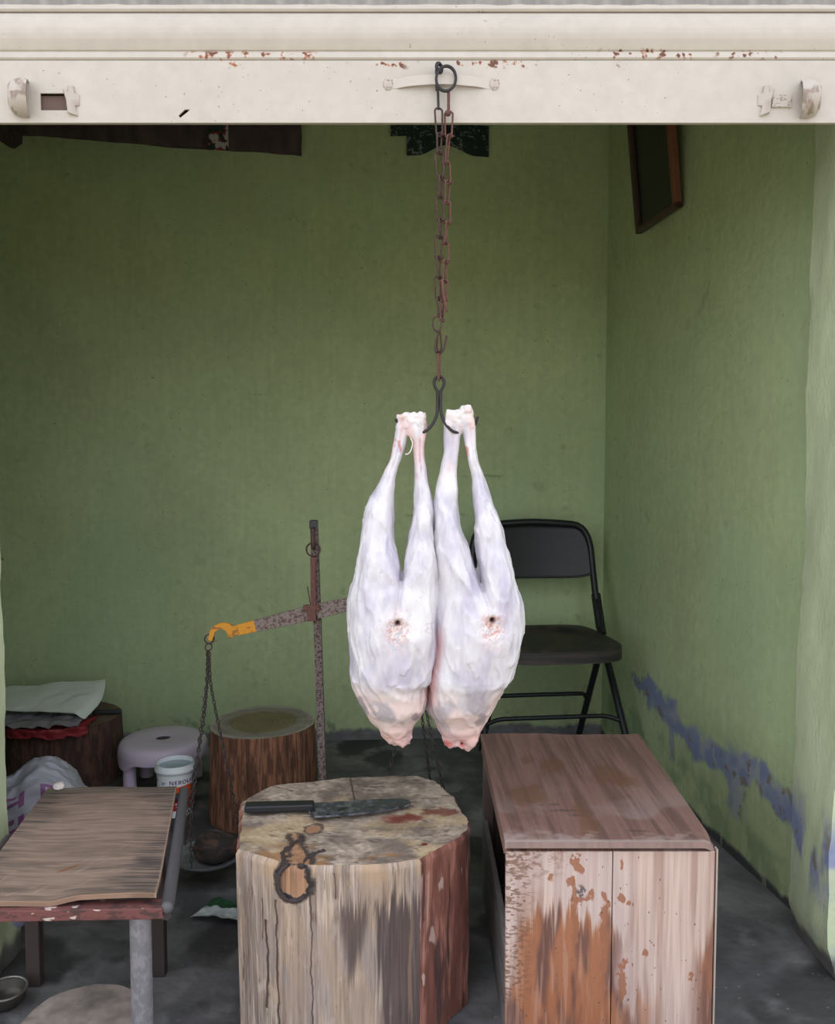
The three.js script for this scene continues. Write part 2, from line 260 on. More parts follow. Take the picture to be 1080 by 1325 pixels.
  const tab = (s) => { const sh2 = new THREE.Shape([[-0.006, -0.020], [0.008, -0.024], [0.004, -0.008], [0.012, -0.006], [0.012, 0.010], [0.004, 0.012], [0.002, 0.024], [-0.005, 0.023], [-0.005, 0.012], [-0.013, 0.016], [-0.008, 0.0]].map(p => new THREE.Vector2(p[0] * s, p[1]))); const g = new THREE.ExtrudeGeometry(sh2, { depth: 0.004, bevelEnabled: true, bevelSize: 0.001, bevelThickness: 0.001, bevelSegments: 1 }); return g; };
  mesh('keeper_tab', tab(1).rotateY(0.35).translate(-0.589, 1.590, -1.489), steel, bottom);
  mesh('lock_bolt', rbox(0.06, 0.026, 0.003, -0.617, 1.59, -1.499, 0.001), rusty, bottom);
  const l2 = disc(-1); l2.translate(0.682, 1.592, -1.482); mesh('lock_disc', warp(l2, v => { v.z = Math.max(v.z, -1.4915); }), steel, bottom);
  mesh('keeper_tab', tab(-1).rotateY(-0.35).translate(0.593, 1.590, -1.489), steel, bottom);
  mesh('lock_bolt', rbox(0.034, 0.021, 0.004, 0.62, 1.59, -1.4885, 0.0015), steel, bottom);
  // welded pull strap, bowed forward, the chain ring hangs from it
  const strap = grid(60, 1, (u, v) => { const x = lerp(-0.049, 0.129, u), b = Math.sin(Math.PI * clamp((u - 0.08) / 0.84)); return [x, 1.6115 + v * 0.0165 + 0.003 * b + 0.001 * (fbm(x * 60, v, 3, 2) - 0.5), -1.4895 + 0.010 * Math.pow(b, 0.6)]; });
  const strapB = grid(60, 1, (u, v) => { const x = lerp(-0.049, 0.129, u), b = Math.sin(Math.PI * clamp((u - 0.08) / 0.84)); return [x, 1.6115 + v * 0.0165 + 0.003 * b, -1.4915 + 0.010 * Math.pow(b, 0.6)]; }, true);
  mesh('pull_strap', flat([strap, strapB]), mat([200, 192, 181], { roughness: 0.6, side: THREE.DoubleSide }), bottom);
  for (const x of [-0.05, 0.131]) { const w = new THREE.SphereGeometry(0.009, 14, 10); w.scale(1.0, 1.15, 0.25); mesh('weld_bead', warp(w, v => { const n = 0.003 * (fbm(v.x * 300, v.y * 300, 5, 2) - 0.5); v.x += n; v.y += n; }).translate(x, 1.619, -1.4895), steel, bottom); }
}

// ------------------------------------------------------------------ hanging chain, hook and carcasses
const ironTex = pixTex(256, 256, (u, v) => { const n = fbm(u * 16, v * 16, 3, 4); return mix3([66, 54, 52], [112, 76, 62], sst(0.45, 0.7, n)); });
const iron = new THREE.MeshStandardMaterial({ map: ironTex, roughness: 0.7, metalness: 0.35 });
const redIron = new THREE.MeshStandardMaterial({ map: pixTex(256, 256, (u, v) => { const n = fbm(u * 16, v * 16, 5, 4); return mix3([92, 66, 62], [134, 84, 70], sst(0.4, 0.7, n)); }), roughness: 0.75, metalness: 0.25 });
const darkIron = mat([58, 54, 56], { roughness: 0.55, metalness: 0.5 });
function linkGeo(len, wid, r) { // elongated wire link with a wrapped knot at its lower end
  const h = len / 2, w = wid / 2, pts = [];
  for (let i = 0; i < 8; i++) { const a = Math.PI * i / 7; pts.push([Math.cos(a) * w, h - w + Math.sin(a) * w, 0]); }
  for (let i = 0; i < 8; i++) { const a = Math.PI + Math.PI * i / 7; pts.push([Math.cos(a) * w * 0.8, -h + w + Math.sin(a) * w, 0]); }
  return tube(pts, r, 40, 7, true);
}
const ZC = -1.475;
{
  const ch = thing('hanging_chain', 'rusty double strand of wire links hanging from the shutter strap', 'chain', [0, 0, 0]);
  const link = linkGeo(0.046, 0.0135, 0.0017), coil = flat([0, 1, 2].map(i => new THREE.TorusGeometry(0.0028, 0.0011, 6, 12).rotateX(Math.PI / 2).translate(0, (i - 1) * 0.0021, 0)));
  const strand = (pts, m, seed) => {
    const R = rng(seed);
    for (let i = 0; i < pts.length - 1; i++) {
      const a = V(pts[i][0], pts[i][1], pts[i][2] ?? ZC), b = V(pts[i + 1][0], pts[i + 1][1], pts[i + 1][2] ?? ZC), d = a.clone().sub(b), L = d.length() + 0.005;
      const o = mesh('link', link, m, ch); o.position.copy(a).add(b).multiplyScalar(0.5); o.scale.set(1, L / 0.046, 1);
      o.quaternion.setFromUnitVectors(V(0, 1, 0), d.normalize()); o.rotateY((i % 2 ? 1.15 : 0.15) + (R() - 0.5) * 0.5);
      const k = mesh('wire_knot', coil, m, o); k.position.set(0.004, -0.019, 0); k.scale.set(1, 0.046 / L, 1); k.rotation.z = 0.5 * (R() - 0.5);
      const e = mesh('wire_end', new THREE.CylinderGeometry(0.0009, 0.0009, 0.009, 6), m, o); e.position.set(0.006, -0.0195, 0.002); e.rotation.z = 1.2 + R() * 0.6;
    }
  };
  strand([[0.0355, 1.571], [0.037, 1.529], [0.0365, 1.500], [0.039, 1.459], [0.0375, 1.427], [0.0385, 1.388], [0.0375, 1.360], [0.035, 1.325], [0.036, 1.291], [0.036, 1.256], [0.039, 1.2285]], iron, 4);
  strand([[0.053, 1.567, -1.478], [0.0525, 1.527, -1.478], [0.0485, 1.484, -1.48], [0.0515, 1.452, -1.48], [0.0495, 1.418, -1.48], [0.0505, 1.384, -1.479], [0.0465, 1.350, -1.478], [0.0475, 1.318, -1.478], [0.0455, 1.285, -1.477], [0.043, 1.252, -1.476], [0.041, 1.219, -1.476]], redIron, 8);
  const ring = new THREE.TorusGeometry(0.0185, 0.0026, 10, 40); ring.scale(0.9, 1.12, 1); ring.rotateZ(-0.25); ring.rotateY(0.2); mesh('ring', ring.translate(0.048, 1.6205, -1.4725), darkIron, ch);
  mesh('top_loop', flat([new THREE.TorusGeometry(0.0068, 0.0032, 10, 24).rotateY(0.9).translate(0.0365, 1.6395, -1.4755), bar([0.033, 1.64, -1.485], [0.034, 1.606, -1.484], 0.0035), bar([0.0345, 1.606, -1.482], [0.0355, 1.571, ZC], 0.0022)]), darkIron, ch);
  mesh('drop_wire', flat([bar([0.0525, 1.602, -1.4755], [0.0525, 1.566, -1.477], 0.0026), new THREE.SphereGeometry(0.0055, 12, 10).translate(0.0515, 1.5655, -1.4765)]), redIron, ch);
  mesh('loose_tail', tube([[0.042, 1.285, -1.468], [0.044, 1.265, -1.466], [0.047, 1.245, -1.467], [0.0495, 1.234, -1.468]], 0.0026, 16, 7), redIron, ch);
  mesh('join_ring', new THREE.TorusGeometry(0.0095, 0.0016, 8, 26).scale(0.8, 1.35, 1).translate(0.0335, 1.213, -1.472), iron, ch);
  mesh('open_link', tube([[0.037, 1.199, -1.472], [0.0335, 1.19, -1.472], [0.0305, 1.177, -1.472], [0.031, 1.166, -1.472], [0.036, 1.1615, -1.472], [0.0415, 1.164, -1.472], [0.0465, 1.174, -1.472], [0.0495, 1.191, -1.472]], 0.0018, 40, 7), iron, ch);
  mesh('open_link', tube([[0.036, 1.2, -1.476], [0.034, 1.187, -1.476], [0.034, 1.172, -1.476], [0.037, 1.163, -1.475], [0.0408, 1.17, -1.476], [0.0405, 1.186, -1.476], [0.0385, 1.2, -1.476]], 0.0016, 32, 7, true), iron, ch);
  mesh('rod_link', linkGeo(0.049, 0.011, 0.0023).rotateY(1.35).translate(0.0368, 1.1415, -1.474), redIron, ch);
}
{
  const hk = thing('meat_hook', 'dark double meat hook of bent rod holding both carcasses', 'hook', [0, 0, 0]);
  const r = 0.0027, x0 = 0.0372;
  mesh('eye', tube([[x0 - 0.003, 1.098, ZC], [x0 - 0.008, 1.108, ZC], [x0 - 0.0085, 1.115, ZC], [x0 - 0.005, 1.1215, ZC], [x0, 1.1235, ZC], [x0 + 0.005, 1.1215, ZC], [x0 + 0.0085, 1.115, ZC], [x0 + 0.008, 1.108, ZC], [x0 + 0.003, 1.098, ZC]], r, 48, 8), darkIron, hk);
  for (const [s, end] of [[-1, [[-0.012, 1.034, -1.475], [-0.030, 1.042, -1.472], [-0.037, 1.0485, -1.47]]], [1, [[0.082, 1.032, -1.478], [0.098, 1.040, -1.476], [0.1035, 1.0525, -1.474]]]])
    mesh('tine', tube([[x0 + s * 0.003, 1.098, ZC], [x0 + s * 0.0028, 1.075, ZC], [x0 + s * 0.004, 1.058, ZC + 0.002], [x0 + s * 0.011, 1.042, ZC + 0.008], [x0 + s * 0.0225, 1.0295, ZC + 0.012], [x0 + s * 0.035, 1.027, ZC + 0.004], ...end], r, 64, 8), darkIron, hk);
}
const rowAt = (rows, y) => { // rows: [y, cx, halfwidth, halfdepth, cz] from the top down; Catmull-Rom between them
  const n = rows.length; if (y >= rows[0][0]) return rows[0]; if (y <= rows[n - 1][0]) return rows[n - 1];
  let i = 0; while (rows[i + 1][0] > y) i++;
  const t = (rows[i][0] - y) / (rows[i][0] - rows[i + 1][0]), a = rows[Math.max(0, i - 1)], b = rows[i], c = rows[i + 1], d = rows[Math.min(n - 1, i + 2)], o = [y];
  for (let k = 1; k < 5; k++) o[k] = 0.5 * (2 * b[k] + (c[k] - a[k]) * t + (2 * a[k] - 5 * b[k] + 4 * c[k] - d[k]) * t * t + (3 * b[k] - a[k] - 3 * c[k] + d[k]) * t * t * t);
  return o;
};
const curve = (pts, y) => { if (y >= pts[0][0]) return pts[0][1]; for (let i = 0; i < pts.length - 1; i++) if (y > pts[i + 1][0]) return lerp(pts[i][1], pts[i + 1][1], sst(0, 1, (pts[i][0] - y) / (pts[i][0] - pts[i + 1][0]))); return pts[pts.length - 1][1]; };
const legDepth = [[1.06, 0.0125], [1.0, 0.0115], [0.96, 0.014], [0.92, 0.024], [0.86, 0.038], [0.80, 0.052], [0.70, 0.055]], legZ = [[1.06, 0], [0.95, -0.002], [0.86, 0.004], [0.76, 0.012], [0.70, 0.008]];
const trunkDepth = [[0.785, 0.05], [0.74, 0.066], [0.68, 0.076], [0.62, 0.073], [0.59, 0.068], [0.55, 0.058], [0.51, 0.036], [0.48, 0.018]];
const withDepth = (rows, D, Z) => rows.map(([y, cx, w]) => [y, cx, w, curve(D, y), Z ? curve(Z, y) : 0]);
function carcass(label, legRows, trunkRows, hole, crease, nubs, knobs, pinkSide, seed) {
  const t = thing('goat_carcass', label, 'carcass', [0, 0, 0], undefined);
  const legs = legRows.map(r => { const q = withDepth(r, legDepth, legZ), e = q[q.length - 1]; return [...q, [0.665, e[1], e[2] * 0.9, e[3] * 1.0, 0.008], [0.63, e[1], e[2] * 0.72, e[3] * 0.85, 0.004], [0.60, e[1], e[2] * 0.45, e[3] * 0.6, 0]]; }), trunk = withDepth(trunkRows, trunkDepth, [[0.78, -0.012], [0.7, -0.002], [0.6, 0.002], [0.5, 0]]);
  const xs = trunkRows.map(r => [r[1] - r[2], r[1] + r[2]]).flat().concat(legRows.flat().map(r => [r[1] - r[2], r[1] + r[2]]).flat());
  const stack = (rows, x, y, z, cap) => {
    const r = rowAt(rows, y), e = Math.hypot((x - r[1]) / r[2], (z - r[4]) / r[3]); let d = (e - 1) * Math.min(r[2], r[3]) * (e > 1 ? 1 : 1);
    const over = Math.max(y - rows[0][0], rows[rows.length - 1][0] - y); if (over > 0) d = d > 0 ? Math.hypot(d, over * cap) : Math.max(d, over * cap); return d;
  };
  const creaseAt = x => crease[0] + crease[1] * (x - crease[2]) + 0.008 * (fbm(x * 40, seed, 0, 2) - 0.5);
  const f = (x, y, z) => {
    let d = 1; const top = y > 0.69;
    let dl = 1;
    { const a = stack(legs[0], x, y, z, 0.8), b = stack(legs[1], x, y, z, 0.8); dl = smin(a, b, y > 0.98 ? 0.006 : lerp(0.012, 0.003, sst(0.74, 0.79, y))); d = dl; }
    if (y < 0.86) { const k = stack(trunk, x, y, z, 1); d = d < 1 ? smin(d, k, lerp(0.03, 0.012, sst(0.74, 0.80, y))) : k; }
    for (const [nx, ny, nz, r] of nubs) if (y < 0.53) { const e = Math.hypot((x - nx), (y - ny) * 0.7, (z - nz)) - r; d = smin(d, e + 0.006 * (fbm(x * 120, y * 120, z * 120 + seed + 0.5, 2) - 0.5), 0.014); }
    for (const [nx, ny, nz, r] of knobs) if (y > 0.98) d = smin(d, Math.hypot(x - nx, (y - ny) * 0.7, z - nz) - r, 0.008);
    if (d > 0.02 || d < -0.02) return d;
    const zz = z;
    if (zz > 0) { // dorsal side details
      const cy = creaseAt(x); d += 0.0022 * (1 - sst(cy - 0.008, cy + 0.006, y)) - 0.001 * Math.exp(-(((y - cy - 0.012) / 0.012) ** 2));
      const hx = x - hole[0], hy = y - hole[1], hr = Math.hypot(hx, hy);
      if (hr < 0.07) { d += 0.012 * Math.exp(-((hr / 0.0035) ** 2)); const m = Math.exp(-((hx / 0.014) ** 2) - (((hy + 0.014) / 0.022) ** 2)); d += m * (0.0045 + 0.007 * (fbm(x * 160, y * 160, seed, 3) - 0.55)); d -= 0.004 * Math.exp(-(((hr - 0.012) / 0.006) ** 2)) * sst(-0.01, 0.01, hy); }
      if (y > hole[1] && y < 0.81) { const gx = lerp(hole[0], (legs[0][0][1] * 0 + crease[3]), sst(hole[1], 0.79, y)); d += 0.007 * Math.exp(-(((x - gx) / 0.004) ** 2)) * sst(hole[1], hole[1] + 0.03, y) * sst(0.815, 0.77, y); }
      if (y > 0.90 && y < 1.045) for (const L of legs) { const r = rowAt(L, y), q = (x - r[1]) / r[2]; d += 0.0032 * Math.exp(-(((q - 0.12) / 0.2) ** 2)) * sst(0.90, 0.95, y) * sst(1.05, 1.03, y); }
    }
    const rg = 1 - 2 * Math.abs(fbm(x * 42 + y * 9, y * 15, z * 42 + seed + 0.3, 2) - 0.5); d -= 0.0028 * Math.pow(rg, 6) * sst(0.99, 0.9, y);
    d += 0.007 * (fbm(x * 34, y * 13, z * 34 + seed + 0.5, 2) - 0.5) + 0.0034 * (fbm(x * 110 + 5, y * 36, z * 110 + seed + 0.5, 3) - 0.5);
    if (y > 1.035) d += 0.006 * (fbm(x * 170, y * 170, z * 170 + seed, 2) - 0.5);
    if (y < 0.6) d += 0.004 * (Math.abs(fbm(x * 30 + y * 25, y * 20, seed + z * 20, 2) - 0.5) * -2 + 0.3) * 0.7;
    return d;
  };
  const g = surfaceNets(f, [Math.min(...xs) - 0.012, 0.45, -0.095], [Math.max(...xs) + 0.012, 1.09, 0.095], 0.0022);
  paint(g, (x, y, z) => {
    const n1 = fbm(x * 38, y * 17, seed + z * 30, 4), n2 = fbm(x * 130, y * 45, seed + 4 + z * 90, 3), n3 = fbm(x * 16, y * 14, seed + 8 + z * 14, 3);
    let c = mix3([228, 224, 230], [196, 190, 208], sst(0.40, 0.72, n1) * 0.9); c = mix3(c, [240, 237, 238], sst(0.48, 0.7, n3) * 0.7);
    c = mul3(c, 0.955 + 0.1 * (n2 - 0.4)); const fib = fbm(x * 260, y * 60, seed + 31, 2); c = mul3(c, 0.975 + 0.05 * fib);
    const cy = creaseAt(x), low = 1 - sst(cy - 0.035, cy + 0.014, y + 0.02 * (n2 - 0.5));
    let sac = mix3([228, 204, 198], [178, 168, 174], sst(0.45, 0.62, fbm(x * 28, y * 22, seed + 3, 3))); sac = mix3(sac, [224, 208, 202], sst(0.55, 0.7, fbm(x * 90 + y * 60, y * 70, seed + 6, 3)) * 0.8);
    sac = mix3(sac, [132, 118, 132], sst(0.64, 0.74, fbm(x * 44, y * 36, seed + 13, 3)) * 0.6); c = mix3(c, sac, low * 0.92);
    c = mix3(c, [222, 178, 172], sst(0.53, 0.49, y) * (0.5 + 0.4 * n2)); c = mix3(c, [196, 104, 100], sst(0.6, 0.72, fbm(x * 60, y * 60, seed + 2, 2)) * sst(0.5, 0.484, y) * 0.8);
    const sh = sst(0.93, 1.0, y); c = mix3(c, [232, 200, 198], sh * sst(0.42, 0.62, fbm(x * 70, y * 18, seed + 5, 3)) * 0.8); c = mix3(c, [196, 110, 104], sh * sst(0.7, 0.8, fbm(x * 90, y * 40, seed + 9, 3)) * 0.7);
    c = mix3(c, [238, 228, 220], sst(1.04, 1.055, y) * 0.6);
    if (z > 0) { const hx = x - hole[0], hy = y - hole[1], m = Math.exp(-((hx / 0.019) ** 2) - (((hy + 0.012) / 0.026) ** 2)), q = fbm(x * 210, y * 210, seed, 3);
      c = mix3(c, q > 0.56 ? [196, 132, 124] : q < 0.42 ? [176, 166, 170] : [232, 214, 204], m * 0.8); c = mix3(c, [70, 30, 28], Math.exp(-((Math.hypot(hx, hy) / 0.0042) ** 2))); }
    if (pinkSide) { const r = rowAt(trunk, y), p = sst(-0.72, -0.98, (x - r[1]) / r[2]) * sst(0.71, 0.66, y) * sst(0.54, 0.57, y); c = mix3(c, mix3([204, 150, 148], [150, 92, 96], sst(0.45, 0.65, n1)), p * 0.85); }
    const vein = Math.abs(fbm(x * 45 + 3 * n3, y * 26, seed + 17, 3) - 0.5); c = mix3(c, [190, 176, 182], sst(0.012, 0.002, vein) * 0.55 * sst(0.4, 0.6, n3));
    return c;
  });
  g.translate(0, 0, ZC);
  mesh('flesh', g, new THREE.MeshPhysicalMaterial({ vertexColors: true, roughness: 0.5, clearcoat: 0.25, clearcoatRoughness: 0.4 }), t);
  return t;
}
const LA = [[1.057, -0.0236, 0.0115], [1.043, -0.0262, 0.0105], [1.027, -0.0285, 0.0100], [1.005, -0.0325, 0.0099], [0.984, -0.0378, 0.0095], [0.964, -0.0451, 0.0106], [0.944, -0.0513, 0.013], [0.924, -0.0576, 0.0169], [0.904, -0.0632, 0.0214], [0.877, -0.067, 0.0244], [0.852, -0.069, 0.0268], [0.836, -0.0696, 0.0292], [0.809, -0.0674, 0.0352], [0.791, -0.0660, 0.0390], [0.748, -0.0682, 0.0435], [0.703, -0.0711, 0.0413]];
const LB = [[1.059, 0.0026, 0.0098], [1.043, 0.0036, 0.0103], [1.027, 0.0036, 0.0100], [1.005, 0.0026, 0.0082], [0.984, 0.0031, 0.0076], [0.964, 0.0049, 0.0086], [0.944, 0.0064, 0.0106], [0.924, 0.0089, 0.0136], [0.904, 0.0104, 0.0161], [0.877, 0.0093, 0.0192], [0.852, 0.0076, 0.0216], [0.825, 0.0063, 0.0252], [0.791, 0.0045, 0.0305], [0.748, 0.0017, 0.0335], [0.703, 0.0034, 0.0325]];
const LC = [[1.064, 0.0594, 0.0115], [1.043, 0.0598, 0.0132], [1.024, 0.0598, 0.0138], [1.0, 0.0590, 0.0125], [0.973, 0.0556, 0.0128], [0.951, 0.053, 0.0142], [0.926, 0.0507, 0.0168], [0.9, 0.0494, 0.0191], [0.866, 0.0514, 0.0219], [0.836, 0.0570, 0.0267], [0.798, 0.0650, 0.0306], [0.771, 0.073, 0.0377], [0.737, 0.0748, 0.0388], [0.703, 0.0765, 0.0399]];
const LD = [[1.071, 0.0838, 0.0084], [1.053, 0.0866, 0.0095], [1.033, 0.0894, 0.0104], [1.007, 0.0920, 0.0102], [0.977, 0.0969, 0.0094], [0.951, 0.1049, 0.0105], [0.926, 0.11, 0.0134], [0.897, 0.1161, 0.0182], [0.87, 0.1217, 0.0222], [0.836, 0.1268, 0.0254], [0.798, 0.1333, 0.0280], [0.771, 0.1366, 0.0312], [0.737, 0.142, 0.0337], [0.703, 0.1448, 0.0338]];
const T1 = [[0.772, -0.0358, 0.062], [0.755, -0.0370, 0.0705], [0.734, -0.0385, 0.0737], [0.703, -0.0401, 0.0731], [0.682, -0.042, 0.0718], [0.648, -0.045, 0.0681], [0.621, -0.0477, 0.0654], [0.601, -0.049, 0.0648], [0.588, -0.0489, 0.064], [0.566, -0.0446, 0.063], [0.542, -0.0392, 0.0556], [0.521, -0.0403, 0.0414], [0.508, -0.0380, 0.031], [0.497, -0.035, 0.022]];
const T2 = [[0.755, 0.104, 0.060], [0.744, 0.105, 0.068], [0.717, 0.1076, 0.071], [0.682, 0.106, 0.0728], [0.655, 0.1009, 0.0716], [0.628, 0.095, 0.07], [0.604, 0.0891, 0.0675], [0.588, 0.0862, 0.0654], [0.566, 0.0826, 0.0638], [0.542, 0.0762, 0.0584], [0.521, 0.075, 0.0466], [0.504, 0.0752, 0.036], [0.492, 0.0755, 0.027]];
{
  const c1 = carcass('skinned goat hindquarters hanging over the chopping block, nearer the beam scale', [LA, LB], T1, [-0.0338, 0.7071], [0.594, -0.08, -0.05, -0.027], [[-0.0455, 0.4905, 0.004, 0.0075], [-0.0225, 0.489, 0.006, 0.0105], [-0.056, 0.505, 0.006, 0.007]], [[-0.010, 1.043, 0.006, 0.0085], [-0.0075, 1.028, 0.007, 0.006], [-0.016, 1.05, 0.004, 0.007]], false, 3);
  c1.children[0].userData.label = 'pale fat covered flesh';
  mesh('sinew', tube([[-0.012, 1.018, ZC + 0.012], [-0.0085, 1.008, ZC + 0.013], [-0.0115, 0.996, ZC + 0.013], [-0.0165, 0.990, ZC + 0.012], [-0.0205, 0.990, ZC + 0.011]], 0.0011, 20, 6), mat([232, 218, 206], { roughness: 0.5 }), c1);
  const c2 = carcass('skinned goat hindquarters hanging in front of the folding chair', [LC, LD], T2, [0.1245, 0.7126], [0.588, 0.04, 0.09, 0.106], [[0.060, 0.485, 0.006, 0.0095], [0.0885, 0.484, 0.006, 0.011], [0.098, 0.500, 0.006, 0.007]], [[0.0735, 1.052, 0.004, 0.0075], [0.074, 1.036, 0.005, 0.006]], true, 17);
}

// ------------------------------------------------------------------ chopping block in front and the cleaver on it
function outlineRing(pts, n) { // resample a closed plan outline evenly
  const P = [...pts, pts[0]], L = [0]; for (let i = 1; i < P.length; i++) L.push(L[i - 1] + Math.hypot(P[i][0] - P[i - 1][0], P[i][1] - P[i - 1][1]));
  const T = L[L.length - 1], out = []; for (let k = 0; k < n; k++) { const s = k / n * T; let i = 0; while (L[i + 1] < s) i++; const t = (s - L[i]) / (L[i + 1] - L[i]); out.push([lerp(P[i][0], P[i + 1][0], t), lerp(P[i][1], P[i + 1][1], t), s]); } return { ring: out, T };
}
{
  const H = 0.32, plan = [[-0.308, -1.4025], [-0.221, -1.353], [-0.163, -1.342], [-0.050, -1.348], [0.006, -1.366], [0.050, -1.416], [0.094, -1.478], [0.096, -1.533], [0.076, -1.627], [0.04, -1.716], [0, -1.746], [-0.153, -1.737], [-0.176, -1.724], [-0.299, -1.695], [-0.344, -1.608]];
  const cx = -0.12, cz = -1.55, { ring, T } = outlineRing(plan, 260), barkS0 = 0.331;
  const bl = thing('chopping_block', 'thick sawn log chopping block with knot and red bark side, under the carcasses', 'chopping block', [cx, 0, cz]);
  const rim = s => 0.004 * (fbm(s * 30, 1, 2, 3) - 0.5);
  const pos = (k, h) => { const [x, z, s] = ring[k % 260], bark = sst(barkS0 - 0.004, barkS0 + 0.006, s); let inw = -0.0; inw += bark * (0.009 * (fbm(s * 45, h * 7, 4, 4) - 0.55) - 0.0 + 0.004 * (fbm(s * 120, h * 30, 9, 2) - 0.5)) + (1 - bark) * 0.003 * (fbm(s * 60, h * 5, 6, 3) - 0.5);
    const l = Math.hypot(x - cx, z - cz), taper = 1 - 0.02 * (1 - h / H); const k2 = taper * (l + inw - 0.005 * sst(H - 0.006, H, h)) / l; return [(x - cx) * k2, h, (z - cz) * k2]; };
  const sideTex = pixTex(2048, 420, (u, v) => {
    const s = u * T, h = v * H, px = s / 0.331 * 240; let c;
    const gr = fbm(s * 150, h * 6, 3, 4), gr2 = fbm(s * 420, h * 14, 5, 2);
    if (s < barkS0 + 0.006 * (fbm(h * 40, 2, 7, 3) - 0.5)) {
      c = mix3([176, 158, 144], [134, 118, 108], sst(0.35, 0.68, gr)); c = mul3(c, 0.82 + 0.34 * gr2); c = mul3(c, 0.8 + 0.4 * fbm(s * 800, h * 34, 41, 3)); { const ck = fbm(s * 320, h * 26, 43, 3); c = mix3(c, [92, 74, 64], sst(0.70, 0.78, ck) * 0.75); const pw = fbm(s * 26, h * 18, 45, 4); c = mix3(c, [200, 184, 170], sst(0.58, 0.7, pw) * 0.5); }
      c = mix3(c, [150, 136, 130], sst(0.45, 0.65, fbm(s * 18, h * 10, 8, 3)) * 0.6);
      c = mix3(c, [190, 158, 122], sst(0.05, 0.012, H - h) * 0.5 * sst(0.35, 0.6, fbm(s * 60, h * 10, 2, 3)));
      c = mix3(c, [172, 142, 112], sst(0.48, 0.64, fbm(s * 30, h * 9, 28, 3)) * 0.3);
      const str = (fbm(s * 150, h * 5, 21, 3) - 0.5) * 0.09 + (fbm(s * 700, h * 16, 22, 2) - 0.5) * 0.09;
      const A = sst(0.184, 0.200, s + 0.14 * (h - 0.245) + str * 0.08) * sst(0.252, 0.236, s - 0.24 * (h - 0.245) + str * 0.1) * sst(0.26, 0.225, h + str * 0.8) * sst(0.09, 0.13, h - str * 0.6);
      const B = sst(0.252, 0.268, s + str * 0.25 + 0.10 * (h - 0.15)) * sst(0.27, 0.235, h + str);
      c = mix3(c, mul3([74, 62, 60], 0.6 + 0.5 * gr + 0.4 * gr2), Math.max(A * 0.8, B * 0.9));
      c = mix3(c, [150, 120, 96], sst(0.1, 0.0, Math.abs(s - 0.312 + str * 0.05) * 12) * 0.5 * sst(0.5, 0.6, gr2));
      for (const [s0, w, h0, h1, k] of [[0.148, 0.0016, 0.02, 0.275, 0.85], [0.063, 0.0045, 0.06, 0.215, 0.9], [0.086, 0.0036, 0.0, 0.255, 0.85], [0.055, 0.002, 0.18, 0.25, 0.7], [0.188, 0.0014, 0.265, 0.31, 0.8], [0.305, 0.001, 0.2, 0.31, 0.5], [0.04, 0.001, 0.15, 0.25, 0.5], [0.226, 0.0008, 0.22, 0.3, 0.4]]) {
        if (h < h0 || h > h1 || Math.abs(s - s0) > 0.02) continue; const d = Math.abs(s - s0 - 0.010 * (fbm(h * 32, s0 * 90, 3, 4) - 0.5)); if (h > h0 && h < h1) c = mix3(c, [58, 42, 36], k * sst(w * (0.5 + fbm(h * 50, s0 * 50, 5, 2)), 0, d)); }
      const ks = (s - 0.118) / 0.031, kh = (h - 0.292) / 0.034, kr = Math.hypot(ks, kh) + 0.45 * (fbm(s * 90, h * 90, 4, 3) - 0.5);
      c = mix3(c, [44, 36, 36], sst(0.3, 0.05, Math.abs(kr - 0.95))); c = mix3(c, mul3([168, 128, 100], 0.75 + 0.45 * gr2), sst(0.85, 0.75, kr));
    } else {
      const b = fbm(s * 60, h * 10, 14, 4); c = mix3([104, 62, 52], [146, 98, 84], sst(0.38, 0.62, b)); c = mix3(c, [58, 40, 38], sst(0.56, 0.68, fbm(s * 85, h * 9, 15, 3)) * 0.8);
      const fl = sst(0.36, 0.345, s + 0.02 * (fbm(h * 30, 1, 3, 3) - 0.5)) * sst(0.12, 0.16, h) * sst(0.30, 0.285, h); c = mix3(c, [196, 158, 146], fl * 0.8 * sst(0.3, 0.5, gr));
      c = mix3(c, [176, 156, 148], sst(0.72, 0.78, fbm(s * 50, h * 22, 33, 3)) * 0.8); c = mul3(c, 0.85 + 0.3 * gr2);
    }
    return c;
  });
  const side = grid(260, 48, (u, v) => { const p = pos(Math.round(u * 260) % 260, v * (H - rim(ring[Math.round(u * 260) % 260][2]) * 0.5)); return [...p, u, v]; }, true);
  mesh('log_side', side, new THREE.MeshStandardMaterial({ map: sideTex, roughness: 0.82, bumpMap: rep(sideTex, 1, 1), bumpScale: 0.004 }), bl).userData.label = 'sawn pale side with burnt streaks and red bark';
  const topTex = pixTex(720, 660, (u, v) => {
    const x = -0.36 + u * 0.48, z = -1.33 - v * 0.44, rr = Math.hypot((x - cx), (z - cz)) + 0.03 * fbm(x * 8, z * 8, 2, 3);
    let n = fbm(x * 22, z * 22, 3, 4), f = fbm(x * 120, z * 120, 4, 3); let c = mix3([168, 152, 136], [120, 106, 96], sst(0.35, 0.68, n)); c = mul3(c, 0.8 + 0.4 * f);
    c = mix3(c, [104, 88, 74], sst(0.55, 0.68, fbm(x * 46, z * 70, 6, 4)) * 0.6 * sst(-1.56, -1.45, z));
    c = mix3(c, [194, 166, 122], sst(0.52, 0.66, fbm(x * 10, z * 14, 7, 3)) * 0.5);
    c = mix3(c, [148, 108, 72], sst(0.5, 0.62, fbm(x * 14, z * 20, 9, 3)) * sst(-1.46, -1.40, z) * 0.8);
    { const gz = fbm(x * 40 + z * 30, z * 120 - x * 40, 51, 3); c = mix3(c, [86, 74, 66], sst(0.64, 0.74, gz) * 0.55); c = mix3(c, [198, 184, 166], sst(0.62, 0.74, fbm(x * 34, z * 90, 53, 3)) * 0.5); }
